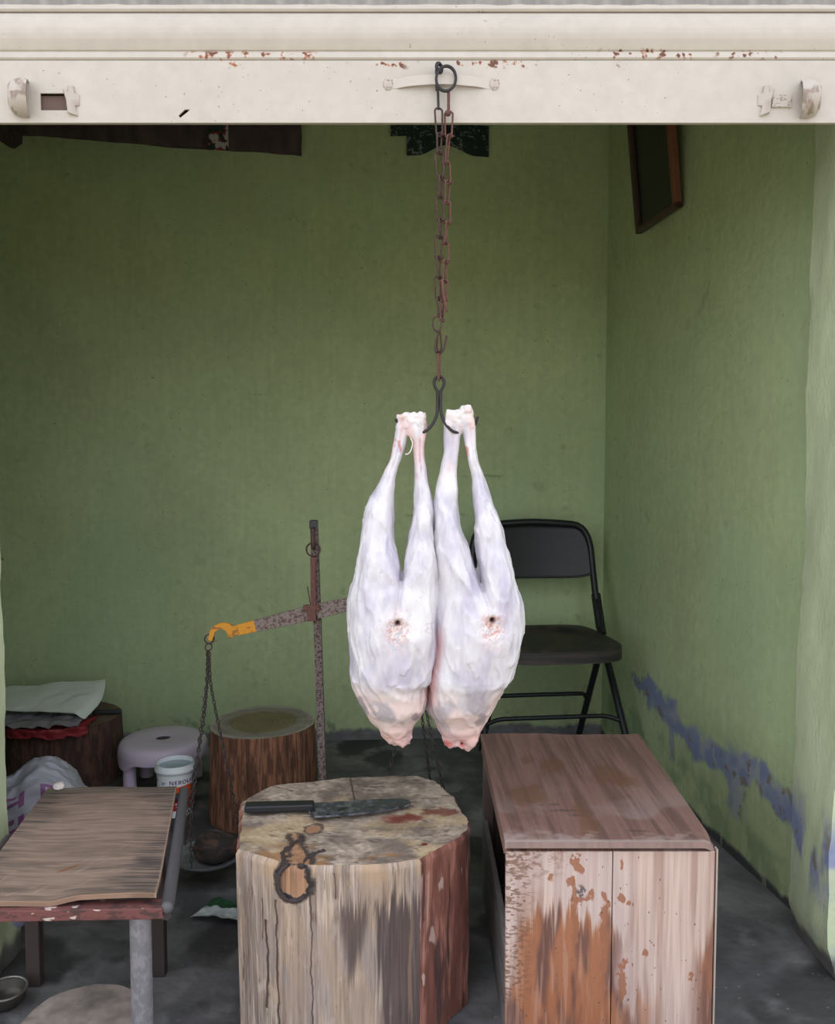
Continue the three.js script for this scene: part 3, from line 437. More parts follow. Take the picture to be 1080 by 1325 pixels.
    c = mul3(c, 1 - 0.03 * sst(0.5, 0.8, Math.sin(rr * 520) * 0.5 + 0.5));
    // dried blood right of the blade
    const bx = (x + 0.03) / 0.045, bz = (z + 1.535) / 0.024, bm = sst(1.0, 0.4, Math.hypot(bx, bz) + 1.1 * (fbm(x * 60, z * 60, 12, 3) - 0.5)); c = mix3(c, [112, 44, 38], bm * 0.8);
    const b2 = sst(1, 0.5, Math.hypot((x - 0.045) / 0.045, (z + 1.56) / 0.02) + 1.2 * (fbm(x * 60, z * 90, 13, 3) - 0.5)); c = mix3(c, [112, 56, 46], b2 * 0.7);
    const b3 = sst(1, 0.6, Math.hypot((x - 0.012) / 0.007, (z + 1.425) / 0.007)); c = mix3(c, [98, 34, 30], b3 * 0.9);
    // bark lined knot running to the front edge
    const kw = 0.012 * (fbm(x * 70, z * 70, 4, 3) - 0.5), kx = x + 0.203 - 0.22 * (z + 1.40) + kw, kd = Math.abs(Math.abs(kx) - (0.010 + 0.012 * sst(-1.42, -1.36, z))); if (z > -1.48) { const f0 = sst(-1.478, -1.462, z); c = mix3(c, mul3([158, 116, 86], 0.8 + 0.4 * f), sst(0.018, 0.008, Math.abs(kx)) * 0.75 * f0); c = mix3(c, [58, 48, 46], sst(0.009, 0.002, kd + 0.010 * (fbm(x * 150, z * 150, 3, 3) - 0.4)) * 0.9 * f0); }
    const k2 = Math.hypot((x + 0.187) / 0.017, (z + 1.488) / 0.018) + 1.0 * (fbm(x * 90, z * 90, 3, 3) - 0.5); c = mix3(c, [156, 112, 84], sst(1, 0.7, k2) * 0.85); c = mix3(c, [62, 50, 46], sst(0.25, 0.05, Math.abs(k2 - 1)) * 0.7);
    for (const [x0, z0, x1, z1] of [[-0.12, -1.60, -0.14, -1.73], [-0.25, -1.66, -0.3, -1.69]]) { const t = clamp(((x - x0) * (x1 - x0) + (z - z0) * (z1 - z0)) / ((x1 - x0) ** 2 + (z1 - z0) ** 2)); c = mix3(c, [62, 50, 44], 0.8 * sst(0.0025, 0.0006, Math.hypot(x - lerp(x0, x1, t), z - lerp(z0, z1, t)) + 0.002 * (fbm(x * 99, z * 99, 2, 2) - 0.5))); }
    return c;
  });
  const top = grid(260, 20, (u, v) => { const k = Math.round(u * 260) % 260, q = pos(k, H), t = 1 - v, s = ring[k][2]; const x = q[0] * t, z = q[2] * t; return [x, H - rim(s) * 0.5 * t + (t > 0.97 ? 0 : 0.004 * (fbm((x + cx) * 26, (z + cz) * 26, 5, 3) - 0.5) - 0.003 * (1 - t)), z, (x + cx + 0.36) / 0.48, (-z - cz - 1.33) / 0.44]; }, true);
  mesh('cut_top', top, new THREE.MeshStandardMaterial({ map: topTex, roughness: 0.75, bumpMap: rep(topTex, 1, 1), bumpScale: 0.003 }), bl).userData.label = 'scarred cut top stained with blood';
  // raised bark rim of the knot
  const kp = []; for (let i = 0; i < 20; i++) { const a = -0.5 * Math.PI + 2 * Math.PI * (0.08 + 0.84 * i / 19); const q = [Math.sin(a + Math.PI / 2 + Math.PI / 2), 0]; kp.push([-0.2035 + 0.0275 * Math.cos(a - 0), 0.2905 + 0.031 * Math.sin(a + 0), 0]); }
  const kr = []; for (let i = 0; i <= 22; i++) { const a = Math.PI * (0.62 + 1.76 * i / 22); kr.push([-0.2025 - cx + 0.0265 * Math.cos(a), 0.290 + 0.031 * Math.sin(a), -1.3475 - cz - 0.0028]); }
  const rimG = warp(tube(kr, 0.0038, 120, 8), v => { const n = 0.011 * (fbm(v.x * 130, v.y * 130, v.z * 130, 3) - 0.5); v.x += n; v.y += n * 0.8; v.z += n * 0.6; });
  mesh('knot_bark', rimG, mat([64, 54, 54], { roughness: 0.95 }), bl);
  for (const pts of [[[-0.217, 0.316, -1.350], [-0.222, 0.3185, -1.37], [-0.224, 0.3185, -1.40], [-0.211, 0.3185, -1.43], [-0.203, 0.3185, -1.45]], [[-0.188, 0.316, -1.348], [-0.181, 0.3185, -1.372], [-0.170, 0.3185, -1.392], [-0.160, 0.3185, -1.402]]])
    mesh('knot_bark', warp(tube(pts.map(p => [p[0] - cx, p[1], p[2] - cz]), 0.0038, 60, 8), v => { const n = 0.012 * (fbm(v.x * 130, v.y * 130, v.z * 130, 3) - 0.5); v.x += n; v.z += n; }), mat([58, 48, 46], { roughness: 0.95 }), bl);
}
{
  const cl = thing('cleaver', 'long dark steel chopping knife lying on the log block', 'knife', [-0.17, 0.3265, -1.555]);
  cl.rotation.y = 0.075;
  const b = new THREE.Shape(); b.moveTo(-0.03, 0.024); b.lineTo(0.07, 0.032); b.quadraticCurveTo(0.135, 0.038, 0.150, 0.028); b.quadraticCurveTo(0.163, 0.016, 0.152, 0.004); b.quadraticCurveTo(0.135, -0.010, 0.095, -0.021); b.quadraticCurveTo(0.04, -0.034, -0.020, -0.036); b.lineTo(-0.032, -0.012); b.lineTo(-0.03, 0.024);
  const bg = new THREE.ExtrudeGeometry(b, { depth: 0.0024, bevelEnabled: true, bevelSize: 0.0012, bevelThickness: 0.0006, bevelSegments: 2, curveSegments: 24 }); bg.rotateX(-Math.PI / 2);
  const steelT = pixTex(256, 128, (u, v) => { const n = fbm(u * 14, v * 9, 2, 4); return mix3(mix3([98, 100, 108], [140, 142, 152], sst(0.4, 0.65, n)), [44, 44, 48], sst(0.6, 0.72, fbm(u * 8, v * 8, 6, 3)) * 0.7); }); steelT.repeat.set(6, 8);
  mesh('blade', bg, new THREE.MeshStandardMaterial({ map: steelT, roughness: 0.42, metalness: 0.75 }), cl);
  mesh('handle', warp(rbox(0.128, 0.013, 0.025, -0.088, 0.005, -0.008, 0.0035, 3), v => { const k = sst(-0.03, -0.15, v.x); v.z *= 1 + 0.12 * k; }), mat([40, 40, 44], { roughness: 0.45, metalness: 0.3 }), cl);
}

// ------------------------------------------------------------------ wooden crate on the right
{
  const x0 = 0.146, x1 = 0.494, zf = -1.372, zb = -1.895, hx = x1 - x0;
  const bx = thing('wooden_crate', 'weathered plank crate with plywood lid in front of the folding chair', 'crate', [(x0 + x1) / 2, 0, (zf + zb) / 2]);
  const C = [(x0 + x1) / 2, (zf + zb) / 2];
  const wood = (s, h) => { const g = fbm(s * 90, h * 4, 3, 4), g2 = fbm(s * 300, h * 10, 4, 2); return mul3(mix3([202, 178, 166], [176, 148, 136], sst(0.35, 0.7, g)), 0.88 + 0.2 * g2); };
  const plankTex = (o, w, fn) => pixTex(400, 760, (u, v) => fn(o + u * w, v * 0.332));
  const front = (s, h) => { // s across from the crate's left edge
    let c = wood(s, h); const st = (fbm(s * 60, h * 5, 7, 3) - 0.5) * 0.14 + (fbm(s * 400, h * 10, 71, 2) - 0.5) * 0.05, st2 = (fbm(s * 24, h * 14, 8, 3) - 0.5);
    c = mix3(c, [196, 178, 176], sst(0.5, 0.65, fbm(s * 14, h * 6, 12, 3)) * 0.5);
    const orange = mix3(mix3([156, 98, 66], [100, 66, 56], sst(0.34, 0.6, fbm(s * 40, h * 9, 9, 3))), [176, 138, 118], sst(0.55, 0.75, fbm(s * 200, h * 14, 10, 2)) * 0.5);
    const A = sst(0.215, 0.185, h + st) * sst(0.215, 0.17, s + 0.04 * st2) * sst(0.0, 0.02, s - 0.012 - 0.02 * st2); c = mix3(c, orange, A * 0.92);
    const A2 = sst(0.1, 0.06, h + st) * sst(0.28, 0.2, s + st * 0.3); c = mix3(c, orange, A2 * 0.8);
    const R = sst(0.14, 0.08, h + st * 1.2 - (s - 0.30) * 1.6) * sst(0.30, 0.335, s + st * 0.1); c = mix3(c, mix3(orange, [126, 84, 66], 0.4), R * 0.9);
    const L = sst(0.06, 0.02, s) * sst(0.05, 0.1, h); c = mix3(c, [112, 82, 66], L * sst(0.48, 0.62, fbm(s * 130, h * 330, 14, 3)) * 0.7);
    const TL = sst(0.13, 0.02, s) * sst(0.275, 0.31, h); c = mix3(c, [116, 84, 68], TL * sst(0.45, 0.62, fbm(s * 120, h * 220, 16, 4)) * 0.7);
    for (const [a, b, ra, rb] of [[0.12, 0.305, 0.01, 0.012], [0.106, 0.282, 0.006, 0.005], [0.074, 0.288, 0.004, 0.007], [0.116, 0.215, 0.004, 0.05], [0.146, 0.255, 0.006, 0.012], [0.163, 0.225, 0.006, 0.03], [0.19, 0.25, 0.006, 0.006], [0.207, 0.243, 0.004, 0.004], [0.166, 0.13, 0.005, 0.055], [0.196, 0.115, 0.005, 0.03], [0.2, 0.145, 0.004, 0.016], [0.232, 0.155, 0.005, 0.006], [0.193, 0.31, 0.003, 0.008], [0.312, 0.12, 0.004, 0.006], [0.13, 0.25, 0.012, 0.004]]) {
      const d0 = Math.hypot((s - a) / ra, (h - b) / rb); if (d0 > 2.2) continue; const d = d0 + 3.4 * (fbm(s * 120, h * 80, 19, 3) - 0.5); c = mix3(c, [150, 98, 72], sst(1.05, 0.75, d) * 0.85); }
    c = mix3(c, [104, 92, 92], sst(1, 0.5, Math.hypot((s - 0.126) / 0.012, (h - 0.262) / 0.016)) * sst(0.45, 0.6, fbm(s * 220, h * 160, 20, 3)));
    const dk = fbm(s * 190, h * 110, 23, 2); if (dk > 0.84) c = mix3(c, [92, 72, 62], 0.7); return c;
  };
  const split = 0.178;
  for (const [a, b] of [[0, split], [split, hx]]) {
    const w = b - a - 0.0016, g = rbox(w, 0.332, 0.012, x0 + (a + b) / 2 - C[0], 0.166, zf - 0.006 - C[1], 0.0012);
    const p = g.attributes.position, uv = g.attributes.uv; for (let i = 0; i < p.count; i++) uv.setXY(i, (p.getX(i) + C[0] - x0 - a) / (b - a), p.getY(i) / 0.332);
    const tx = plankTex(a, b - a, front); mesh('front_plank', g, new THREE.MeshStandardMaterial({ map: tx, roughness: 0.72, bumpMap: rep(tx, 1, 1), bumpScale: 0.0012 }), bx);
  }
  const lidTex = pixTex(640, 720, (u, v) => {
    const s = u * 0.36, d = v * 0.525; const g = fbm(s * 100 + d * 4, d * 4, 2, 4), g2 = fbm(s * 280, d * 12, 3, 2);
    let c = mix3([132, 100, 93], [110, 83, 78], sst(0.35, 0.65, g)); c = mul3(c, 0.9 + 0.16 * g2);
    c = mix3(c, [158, 142, 140], sst(0.42, 0.62, fbm(s * 9, d * 12, 5, 4)) * 0.5 * sst(0.3, 0.0, d - 0.1 * s)); // dusty worn front
    for (const [a, b, ra, rb] of [[0.13, 0.33, 0.045, 0.05], [0.235, 0.285, 0.03, 0.05], [0.15, 0.09, 0.02, 0.09], [0.055, 0.19, 0.04, 0.04], [0.27, 0.24, 0.02, 0.025]]) { const q = Math.hypot((s - a) / ra, (d - b) / rb); if (q < 2.4) c = mix3(c, [108, 74, 56], 0.6 * sst(1.1, 0.4, q + 2.2 * (fbm(s * 34, d * 20, 8, 3) - 0.5))); }
    for (const [a, b, ra, rb] of [[0.12, 0.12, 0.035, 0.006], [0.10, 0.145, 0.02, 0.005], [0.235, 0.04, 0.03, 0.004], [0.14, 0.10, 0.015, 0.004]]) { const q = Math.hypot((s - a) / ra, (d - b) / rb); if (q < 2) c = mix3(c, [72, 60, 60], 0.5 * sst(1, 0.3, q + 2 * (fbm(s * 90, d * 90, 9, 3) - 0.5))); }
    c = mix3(c, [182, 168, 162], sst(0.012, 0.003, d) * 0.7); c = mix3(c, [168, 152, 148], sst(0.5, 0.7, fbm(s * 40, d * 70, 10, 3)) * 0.5 * sst(0.06, 0.02, d));
    return c;
  });
  const top = (u, v) => { const w = 1 + 0.035 * v, x = lerp(0.144 - (w - 1) * 0.02, 0.492 + (w - 1) * 0.5, u), z = lerp(-1.364, -1.902, v); const cr = sst(0.94, 1, u) * sst(0.1, 0, v) * 0.01; return [x - C[0] - (v > 0.98 ? 0 : 0), 0.352 + 0.003 * v - cr + 0.0015 * Math.sin(u * 7) * v - 0.006 * sst(0.985, 1, u) + 0.004 * sst(0.97, 1, v) * (fbm(u * 9, 1, 2, 2)), z - C[1] - cr]; };
  mesh('lid', slabGrid(60, 60, top, 0.011), new THREE.MeshStandardMaterial({ map: lidTex, roughness: 0.5, bumpMap: rep(lidTex, 1, 1), bumpScale: 0.001 }), bx).userData.label = 'brown plywood lid, worn and dusty in front';
  const dark = new THREE.MeshStandardMaterial({ map: pixTex(256, 256, (u, v) => mul3([120, 102, 96], 0.7 + 0.5 * fbm(u * 40, v * 5, 4, 4))), roughness: 0.8 });
  mesh('side_panel', rbox(0.01, 0.175, 0.49, x0 + 0.006 - C[0], 0.0875, -1.632 - C[1], 0.001), new THREE.MeshStandardMaterial({ map: pixTex(256, 256, (u, v) => mul3([126, 120, 118], 0.7 + 0.5 * fbm(u * 8, v * 20, 4, 4))), roughness: 0.8 }), bx);
  mesh('side_panel', rbox(0.01, 0.338, 0.50, x1 - 0.004 - C[0], 0.169, -1.635 - C[1], 0.001), dark, bx);
  mesh('back_panel', rbox(hx - 0.004, 0.336, 0.01, (x0 + x1) / 2 - C[0], 0.168, zb + 0.012 - C[1], 0.001), dark, bx);
  mesh('floor_panel', rbox(hx - 0.02, 0.01, 0.49, (x0 + x1) / 2 - C[0], 0.012, -1.632 - C[1], 0.001), dark, bx);
  for (const [x, z] of [[x0 + 0.014, zb + 0.028], [x1 - 0.02, zb + 0.028], [x0 + 0.016, zf - 0.024], [x1 - 0.02, zf - 0.024]]) mesh('corner_post', rbox(0.02, 0.336, 0.022, x - C[0], 0.17, z - C[1], 0.0015), dark, bx);
  mesh('lid_batten', rbox(0.008, 0.018, 0.5, x0 + 0.002 - C[0], 0.333, -1.63 - C[1], 0.001), mat([128, 100, 88]), bx);
  mesh('plastic_edging', rbox(0.003, 0.33, 0.012, x1 + 0.0035 - C[0], 0.17, zf - 0.007 - C[1], 0.001), mat([176, 160, 150]), bx);
}

// ------------------------------------------------------------------ folding chair
{
  const ch = thing('folding_chair', 'black metal folding chair standing in the green corner', 'chair', [0.405, 0, -2.62]); ch.rotation.y = 0.11;
  const black = new THREE.MeshStandardMaterial({ map: pixTex(256, 256, (u, v) => mul3([30, 32, 34], 0.8 + 0.4 * fbm(u * 20, v * 20, 3, 4))), roughness: 0.42, metalness: 0.1 });
  const seatM = new THREE.MeshStandardMaterial({ map: pixTex(512, 512, (u, v) => { const n = fbm(u * 8, v * 8, 3, 4); return mix3(mix3([44, 42, 42], [66, 58, 52], sst(0.4, 0.7, n)), [104, 84, 70], sst(0.68, 0.76, fbm(u * 30, v * 30, 7, 3)) * 0.4); }), roughness: 0.5 });
  const r = 0.0115, P = [];
  for (const [x, y, z] of [[0.225, 0.0, 0.215], [0.213, 0.22, 0.05], [0.207, 0.43, -0.115], [0.204, 0.6, -0.185], [0.2, 0.69, -0.208], [0.186, 0.735, -0.217], [0.15, 0.762, -0.222]]) P.push([x, y, z]);
  const pts = [...P, [0, 0.772, -0.226], ...P.slice().reverse().map(([x, y, z]) => [-x, y, z])]; mesh('back_frame', tube(pts, r, 120, 10, false, 0.35), black, ch);
  const back = grid(40, 14, (u, v) => { const t = u * 2 - 1, e = Math.pow(Math.abs(t), 6); const yb = 0.588 + 0.012 * e, yt = 0.776 - 0.075 * Math.pow(Math.abs(t), 5); const y = lerp(yb, yt, v); return [t * 0.2, y, -0.178 - (y - 0.59) * 0.25 - 0.028 * (1 - t * t)]; });
  const back2 = grid(40, 14, (u, v) => { const t = u * 2 - 1, e = Math.pow(Math.abs(t), 6); const yb = 0.588 + 0.012 * e, yt = 0.776 - 0.075 * Math.pow(Math.abs(t), 5); const y = lerp(yb, yt, v); return [t * 0.2, y, -0.184 - (y - 0.59) * 0.25 - 0.028 * (1 - t * t)]; }, true);
  const bp = mesh('backrest', flat([back, back2]), black, ch);
  mesh('rolled_edge', tube(Array.from({ length: 13 }, (_, i) => { const t = i / 6 - 1; return [t * 0.198, 0.588 + 0.012 * Math.pow(Math.abs(t), 6), -0.18 - 0.028 * (1 - t * t)]; }), 0.004, 40, 7), black, bp);
  // seat pan: dished top, turned-down skirt
  const hw = z => lerp(0.182, 0.208, clamp((z + 0.18) / 0.38));
  const seatXY = (u, v) => { // rounded-rectangle map
    const a = u * 2 - 1, b = v * 2 - 1, k = 0.30; const A = a * Math.sqrt(1 - k * b * b * b * b), B = b * Math.sqrt(1 - k * a * a * a * a); const z = B * 0.195 + 0.005; return [A * hw(z), z]; };
  const seat = grid(36, 36, (u, v) => { const [x, z] = seatXY(u, v), a = Math.abs(u * 2 - 1), b = Math.abs(v * 2 - 1), m = Math.max(a, b), q = Math.hypot(u * 2 - 1, v * 2 - 1); return [x, 0.432 - 0.012 * sst(0.86, 0.70, q) - 0.006 * sst(0.96, 1, m), z]; }, true);
  const skirt = grid(144, 3, (u, v) => { const t = u * 4, k = Math.floor(t) % 4, f = t - Math.floor(t), e = [[f, 1], [1, 1 - f], [1 - f, 0], [0, f]][u === 1 ? 0 : k], q = u === 1 ? [0, 1] : e; const [x, z] = seatXY(q[0], q[1]); return [x * (1 + 0.004 * Math.sin(v * 3)), 0.426 - v * 0.036, z]; }, true);
  const st = mesh('seat', flat([seat, skirt]), new THREE.MeshStandardMaterial({ map: seatM.map, roughness: 0.5, side: THREE.DoubleSide }), ch);
  for (const s of [-1, 1]) {
    mesh('rear_leg', tube([[s * 0.156, 0.405, 0.05], [s * 0.160, 0.2, -0.09], [s * 0.164, 0.0, -0.225]], 0.0105, 20, 9), black, ch);
    mesh('hinge_plate', flat([bar([s * 0.206, 0.535, -0.160], [s * 0.208, 0.43, -0.112], 0.0155, 10), rbox(0.006, 0.05, 0.05, s * 0.203, 0.45, -0.10, 0.002)]), black, ch);
    mesh('hinge_link', bar([s * 0.203, 0.52, -0.135], [s * 0.199, 0.425, -0.05], 0.008, 8), black, ch);
    mesh('foot_cap', new THREE.CylinderGeometry(0.014, 0.015, 0.022, 12).translate(s * 0.2245, 0.011, 0.2125), mat([26, 26, 27]), ch);
  }
  const z = 0.05 + (0.22 - 0.185) / 0.22 * 0.165;
  mesh('front_stretcher', tube([[-0.214, 0.18, z + 0.004], [-0.19, 0.188, z - 0.003], [-0.15, 0.194, z - 0.01], [0.15, 0.194, z - 0.01], [0.19, 0.188, z - 0.003], [0.214, 0.18, z + 0.004]], 0.007, 40, 8, false, 0.2), black, ch);
  mesh('rear_stretcher', tube([[-0.159, 0.20, -0.088], [-0.145, 0.222, -0.078], [-0.12, 0.226, -0.074], [0.12, 0.226, -0.074], [0.145, 0.222, -0.078], [0.159, 0.20, -0.088]], 0.007, 40, 8, false, 0.2), black, ch);
}

// ------------------------------------------------------------------ beam scale
const rustPost = new THREE.MeshStandardMaterial({ map: pixTex(64, 1024, (u, v) => { const n = fbm(u * 6, v * 300, 3, 4); return n > 0.6 ? [66, 44, 40] : mix3([118, 108, 104], [88, 72, 66], sst(0.4, 0.6, n)); }), roughness: 0.85, metalness: 0.1 });
const chainIron = mat([70, 64, 60], { roughness: 0.7, metalness: 0.3 });
function smallChain(pts, pitch = 0.0115, r = 0.00145, w = 0.0066) { // a run of small oval links along a path
  const c = new THREE.CatmullRomCurve3(pts.map(p => V(...p))), L = c.getLength(), n = Math.round(L / pitch), base = new THREE.TorusGeometry(w / 2, r, 5, 10).scale(1, (pitch + 2 * r + 0.0012) / (w + 2 * r), 1), out = [];
  for (let i = 0; i < n; i++) { const p = c.getPointAt((i + 0.5) / n), t = c.getTangentAt((i + 0.5) / n), g = base.clone(); g.rotateY(i % 2 ? Math.PI / 2 + 0.3 : 0.3); g.applyQuaternion(new THREE.Quaternion().setFromUnitVectors(V(0, 1, 0), t)); g.translate(p.x, p.y, p.z); out.push(g); }
  return mergeGeometries(out);
}
{
  const Z = -1.95, bs = thing('beam_scale', 'rusty beam scale on a post with a yellow tipped arm and chained pans', 'scale', [-0.228, 0, Z]);
  const L = (x, y, z = 0) => [x + 0.228, y, z]; // parts are given in room x, y and an offset in z
  const post = new THREE.BoxGeometry(0.017, 0.838, 0.017, 1, 40, 1); post.translate(0.012, 0.419, 0); warp(post, v => { v.x -= 0.022 * (v.y / 0.838); });
  mesh('post', post, rustPost, bs);
  mesh('base', flat([rbox(0.26, 0.012, 0.03, 0.01, 0.006, 0, 0.002), rbox(0.03, 0.012, 0.2, 0.01, 0.012, 0, 0.002)]), rustPost, bs);
  mesh('post_cap', rbox(0.019, 0.022, 0.019, -0.0105, 0.831, 0, 0.004), mat([58, 58, 60], { metalness: 0.4, roughness: 0.5 }), bs);
  const hook = mesh('top_hook', tube([L(-0.2385, 0.822, 0.008), L(-0.2385, 0.819, 0.018), L(-0.2385, 0.80, 0.021), L(-0.238, 0.785, 0.022), L(-0.2375, 0.779, 0.016)], 0.005, 24, 8), iron, bs);
  mesh('suspension_ring', new THREE.TorusGeometry(0.0155, 0.002, 8, 32).translate(...L(-0.238, 0.7755, 0.018)), iron, bs);
  mesh('clevis', flat([rbox(0.012, 0.135, 0.004, ...L(-0.2385, 0.69, 0.02), 0.001), rbox(0.038, 0.012, 0.012, ...L(-0.2425, 0.642, 0.018), 0.002), rbox(0.02, 0.034, 0.01, ...L(-0.242, 0.628, 0.02), 0.002)]), redIron, bs);
  mesh('pointer', bar(L(-0.2455, 0.645, 0.012), L(-0.2525, 0.69, 0.014), 0.0011, 6), iron, bs);
  // beam: tapering flat bar on edge, tilted, with swan-neck ends
  const beam = new THREE.Group(); beam.name = 'beam'; beam.position.set(...L(-0.243, 0.631, 0.013)); beam.rotation.z = Math.atan2(0.0545, 0.23); bs.add(beam);
  const bshape = s => { const q = new THREE.Shape(); q.moveTo(0, -0.0185); q.lineTo(s * 0.205, -0.0135); q.quadraticCurveTo(s * 0.198, 0.002, s * 0.207, 0.010); q.quadraticCurveTo(s * 0.218, 0.0165, s * 0.232, 0.012); q.lineTo(s * 0.243, -0.010); q.lineTo(s * 0.238, -0.013); q.lineTo(s * 0.226, 0.0); q.quadraticCurveTo(s * 0.21, 0.006, 0, 0); return q; };
  const arm = (s, a, b) => { const q = new THREE.Shape([[a, -0.0185 + 0.006 * a / 0.19], [b, -0.0185 + 0.006 * b / 0.19], [b, 0.0155 - 0.006 * b / 0.19], [a, 0.0155 - 0.006 * a / 0.19]].map(p => new THREE.Vector2(s * p[0], p[1]))); return new THREE.ExtrudeGeometry(q, { depth: 0.006, bevelEnabled: true, bevelSize: 0.0008, bevelThickness: 0.0008, bevelSegments: 1 }).translate(0, 0, -0.003); };
  const tip = s => { const q = new THREE.Shape(); const pt = [[0.150, -0.0135], [0.192, -0.0125]]; q.moveTo(s * 0.175, -0.012); q.lineTo(s * 0.2, -0.0145); q.quadraticCurveTo(s * 0.199, 0.004, s * 0.209, 0.0095); q.quadraticCurveTo(s * 0.217, 0.012, s * 0.228, 0.006); q.lineTo(s * 0.240, -0.012); q.lineTo(s * 0.247, -0.008); q.lineTo(s * 0.236, 0.014); q.quadraticCurveTo(s * 0.222, 0.026, s * 0.202, 0.022); q.quadraticCurveTo(s * 0.19, 0.018, s * 0.185, 0.0095); q.lineTo(s * 0.175, 0.0085); q.lineTo(s * 0.175, -0.012); return new THREE.ExtrudeGeometry(q, { depth: 0.006, bevelEnabled: true, bevelSize: 0.0008, bevelThickness: 0.0008, bevelSegments: 1, curveSegments: 10 }).translate(0, 0, -0.003); };
  mesh('arm', flat([arm(1, -0.01, 0.19), arm(-1, -0.01, 0.134), tip(1)]), new THREE.MeshStandardMaterial({ map: rep(pixTex(256, 128, (u, v) => { const n = fbm(u * 40, v * 40, 3, 4); return mix3(mix3([132, 120, 114], [104, 86, 80], sst(0.4, 0.6, n)), [82, 58, 52], sst(0.6, 0.68, n)); }), 6, 9), roughness: 0.85 }), beam);
  const yel = mesh('painted_end', flat([arm(-1, 0.1345, 0.176), tip(-1)]), new THREE.MeshStandardMaterial({ map: rep(pixTex(128, 128, (u, v) => { const n = fbm(u * 8, v * 8, 6, 4); return n > 0.6 ? [150, 96, 50] : [204, 140, 38]; }), 10, 20), roughness: 0.7 }), beam); yel.userData.label = 'yellow painted arm end';
  const pan = (name, c, r, tilt, ex, ey, ends, top) => {
    const g = new THREE.LatheGeometry([[0, 0], [r * 0.7, 0.001], [r * 0.93, 0.008], [r, 0.014], [r * 1.01, 0.0155], [r, 0.0165], [r * 0.92, 0.011], [r * 0.68, 0.004], [0, 0.003]].map(p => new THREE.Vector2(...p)), 48); g.rotateZ(tilt); g.translate(...c);
    const p = mesh('pan', g, new THREE.MeshStandardMaterial({ map: pixTex(256, 256, (u, v) => mul3([122, 124, 128], 0.75 + 0.45 * fbm(u * 20, v * 9, 4, 4))), roughness: 0.55, metalness: 0.3 }), bs);
    for (const e of ends) mesh('pan_chain', smallChain(e), chainIron, p);
    mesh('end_ring', flat([new THREE.TorusGeometry(0.0105, 0.0017, 8, 26).rotateY(0.3).translate(ex, ey, 0.013), new THREE.TorusGeometry(0.0082, 0.0016, 8, 22).rotateY(0.7).translate(ex - 0.002, ey - 0.019, 0.013)]), iron, p);
  };
  const lx = -0.4795 + 0.228, ly = 0.568, pc = [-0.487 + 0.228, 0.048, 0.02];
  pan('pan', pc, 0.08, 0.0, lx, ly, [
    [[lx - 0.003, ly - 0.03, 0.013], [lx - 0.006, ly - 0.10, 0.02], [-0.5 + 0.228, 0.33, 0.04], [-0.512 + 0.228, 0.16, 0.075], [-0.507 + 0.228, 0.066, 0.094]],
    [[lx - 0.005, ly - 0.03, 0.011], [lx - 0.008, ly - 0.10, 0.006], [-0.505 + 0.228, 0.35, -0.01], [-0.537 + 0.228, 0.20, -0.03], [-0.553 + 0.228, 0.066, -0.02]],
    [[lx - 0.001, ly - 0.03, 0.012], [lx + 0.001, ly - 0.10, 0.012], [-0.462 + 0.228, 0.37, 0.012], [-0.44 + 0.228, 0.25, 0.01], [-0.413 + 0.228, 0.066, 0.0]]]);
  const rx = -0.0105 + 0.228, ry = 0.683, rc = [-0.008 + 0.228, 0.15, 0.0];
  pan('pan', rc, 0.088, 0.0, rx, ry, [
    [[rx, ry - 0.03, 0.011], [rx - 0.012, 0.45, 0.02], [-0.090 + 0.228, 0.166, 0.03]],
    [[rx, ry - 0.03, 0.010], [rx + 0.014, 0.45, 0.0], [0.035 + 0.228, 0.166, -0.075]],
    [[rx, ry - 0.03, 0.012], [rx + 0.022, 0.45, 0.02], [0.072 + 0.228, 0.166, 0.04]]]);
}
{ // lump of iron used as the weight
  const g = warp(mergeVertices(new THREE.IcosahedronGeometry(1, 6).scale(0.052, 0.034, 0.046).deleteAttribute('normal')), v => { const n = 1 + 0.6 * (fbm(v.x * 26 + 4, v.y * 26, v.z * 26 + 0.3, 2) - 0.5); v.multiplyScalar(n); v.y = clamp(v.y, -0.026, 0.03); }); g.translate(0, 0.028, 0);
  const w = mesh('weight_stone', g, new THREE.MeshStandardMaterial({ map: pixTex(128, 128, (u, v) => mix3([48, 42, 40], [84, 62, 52], sst(0.4, 0.65, fbm(u * 12, v * 12, 5, 4)))), roughness: 0.85 })); w.position.set(-0.472, 0.0515, -1.925); tag(w, 'dark lumpy weight resting in the low pan of the beam scale', 'weight');
}

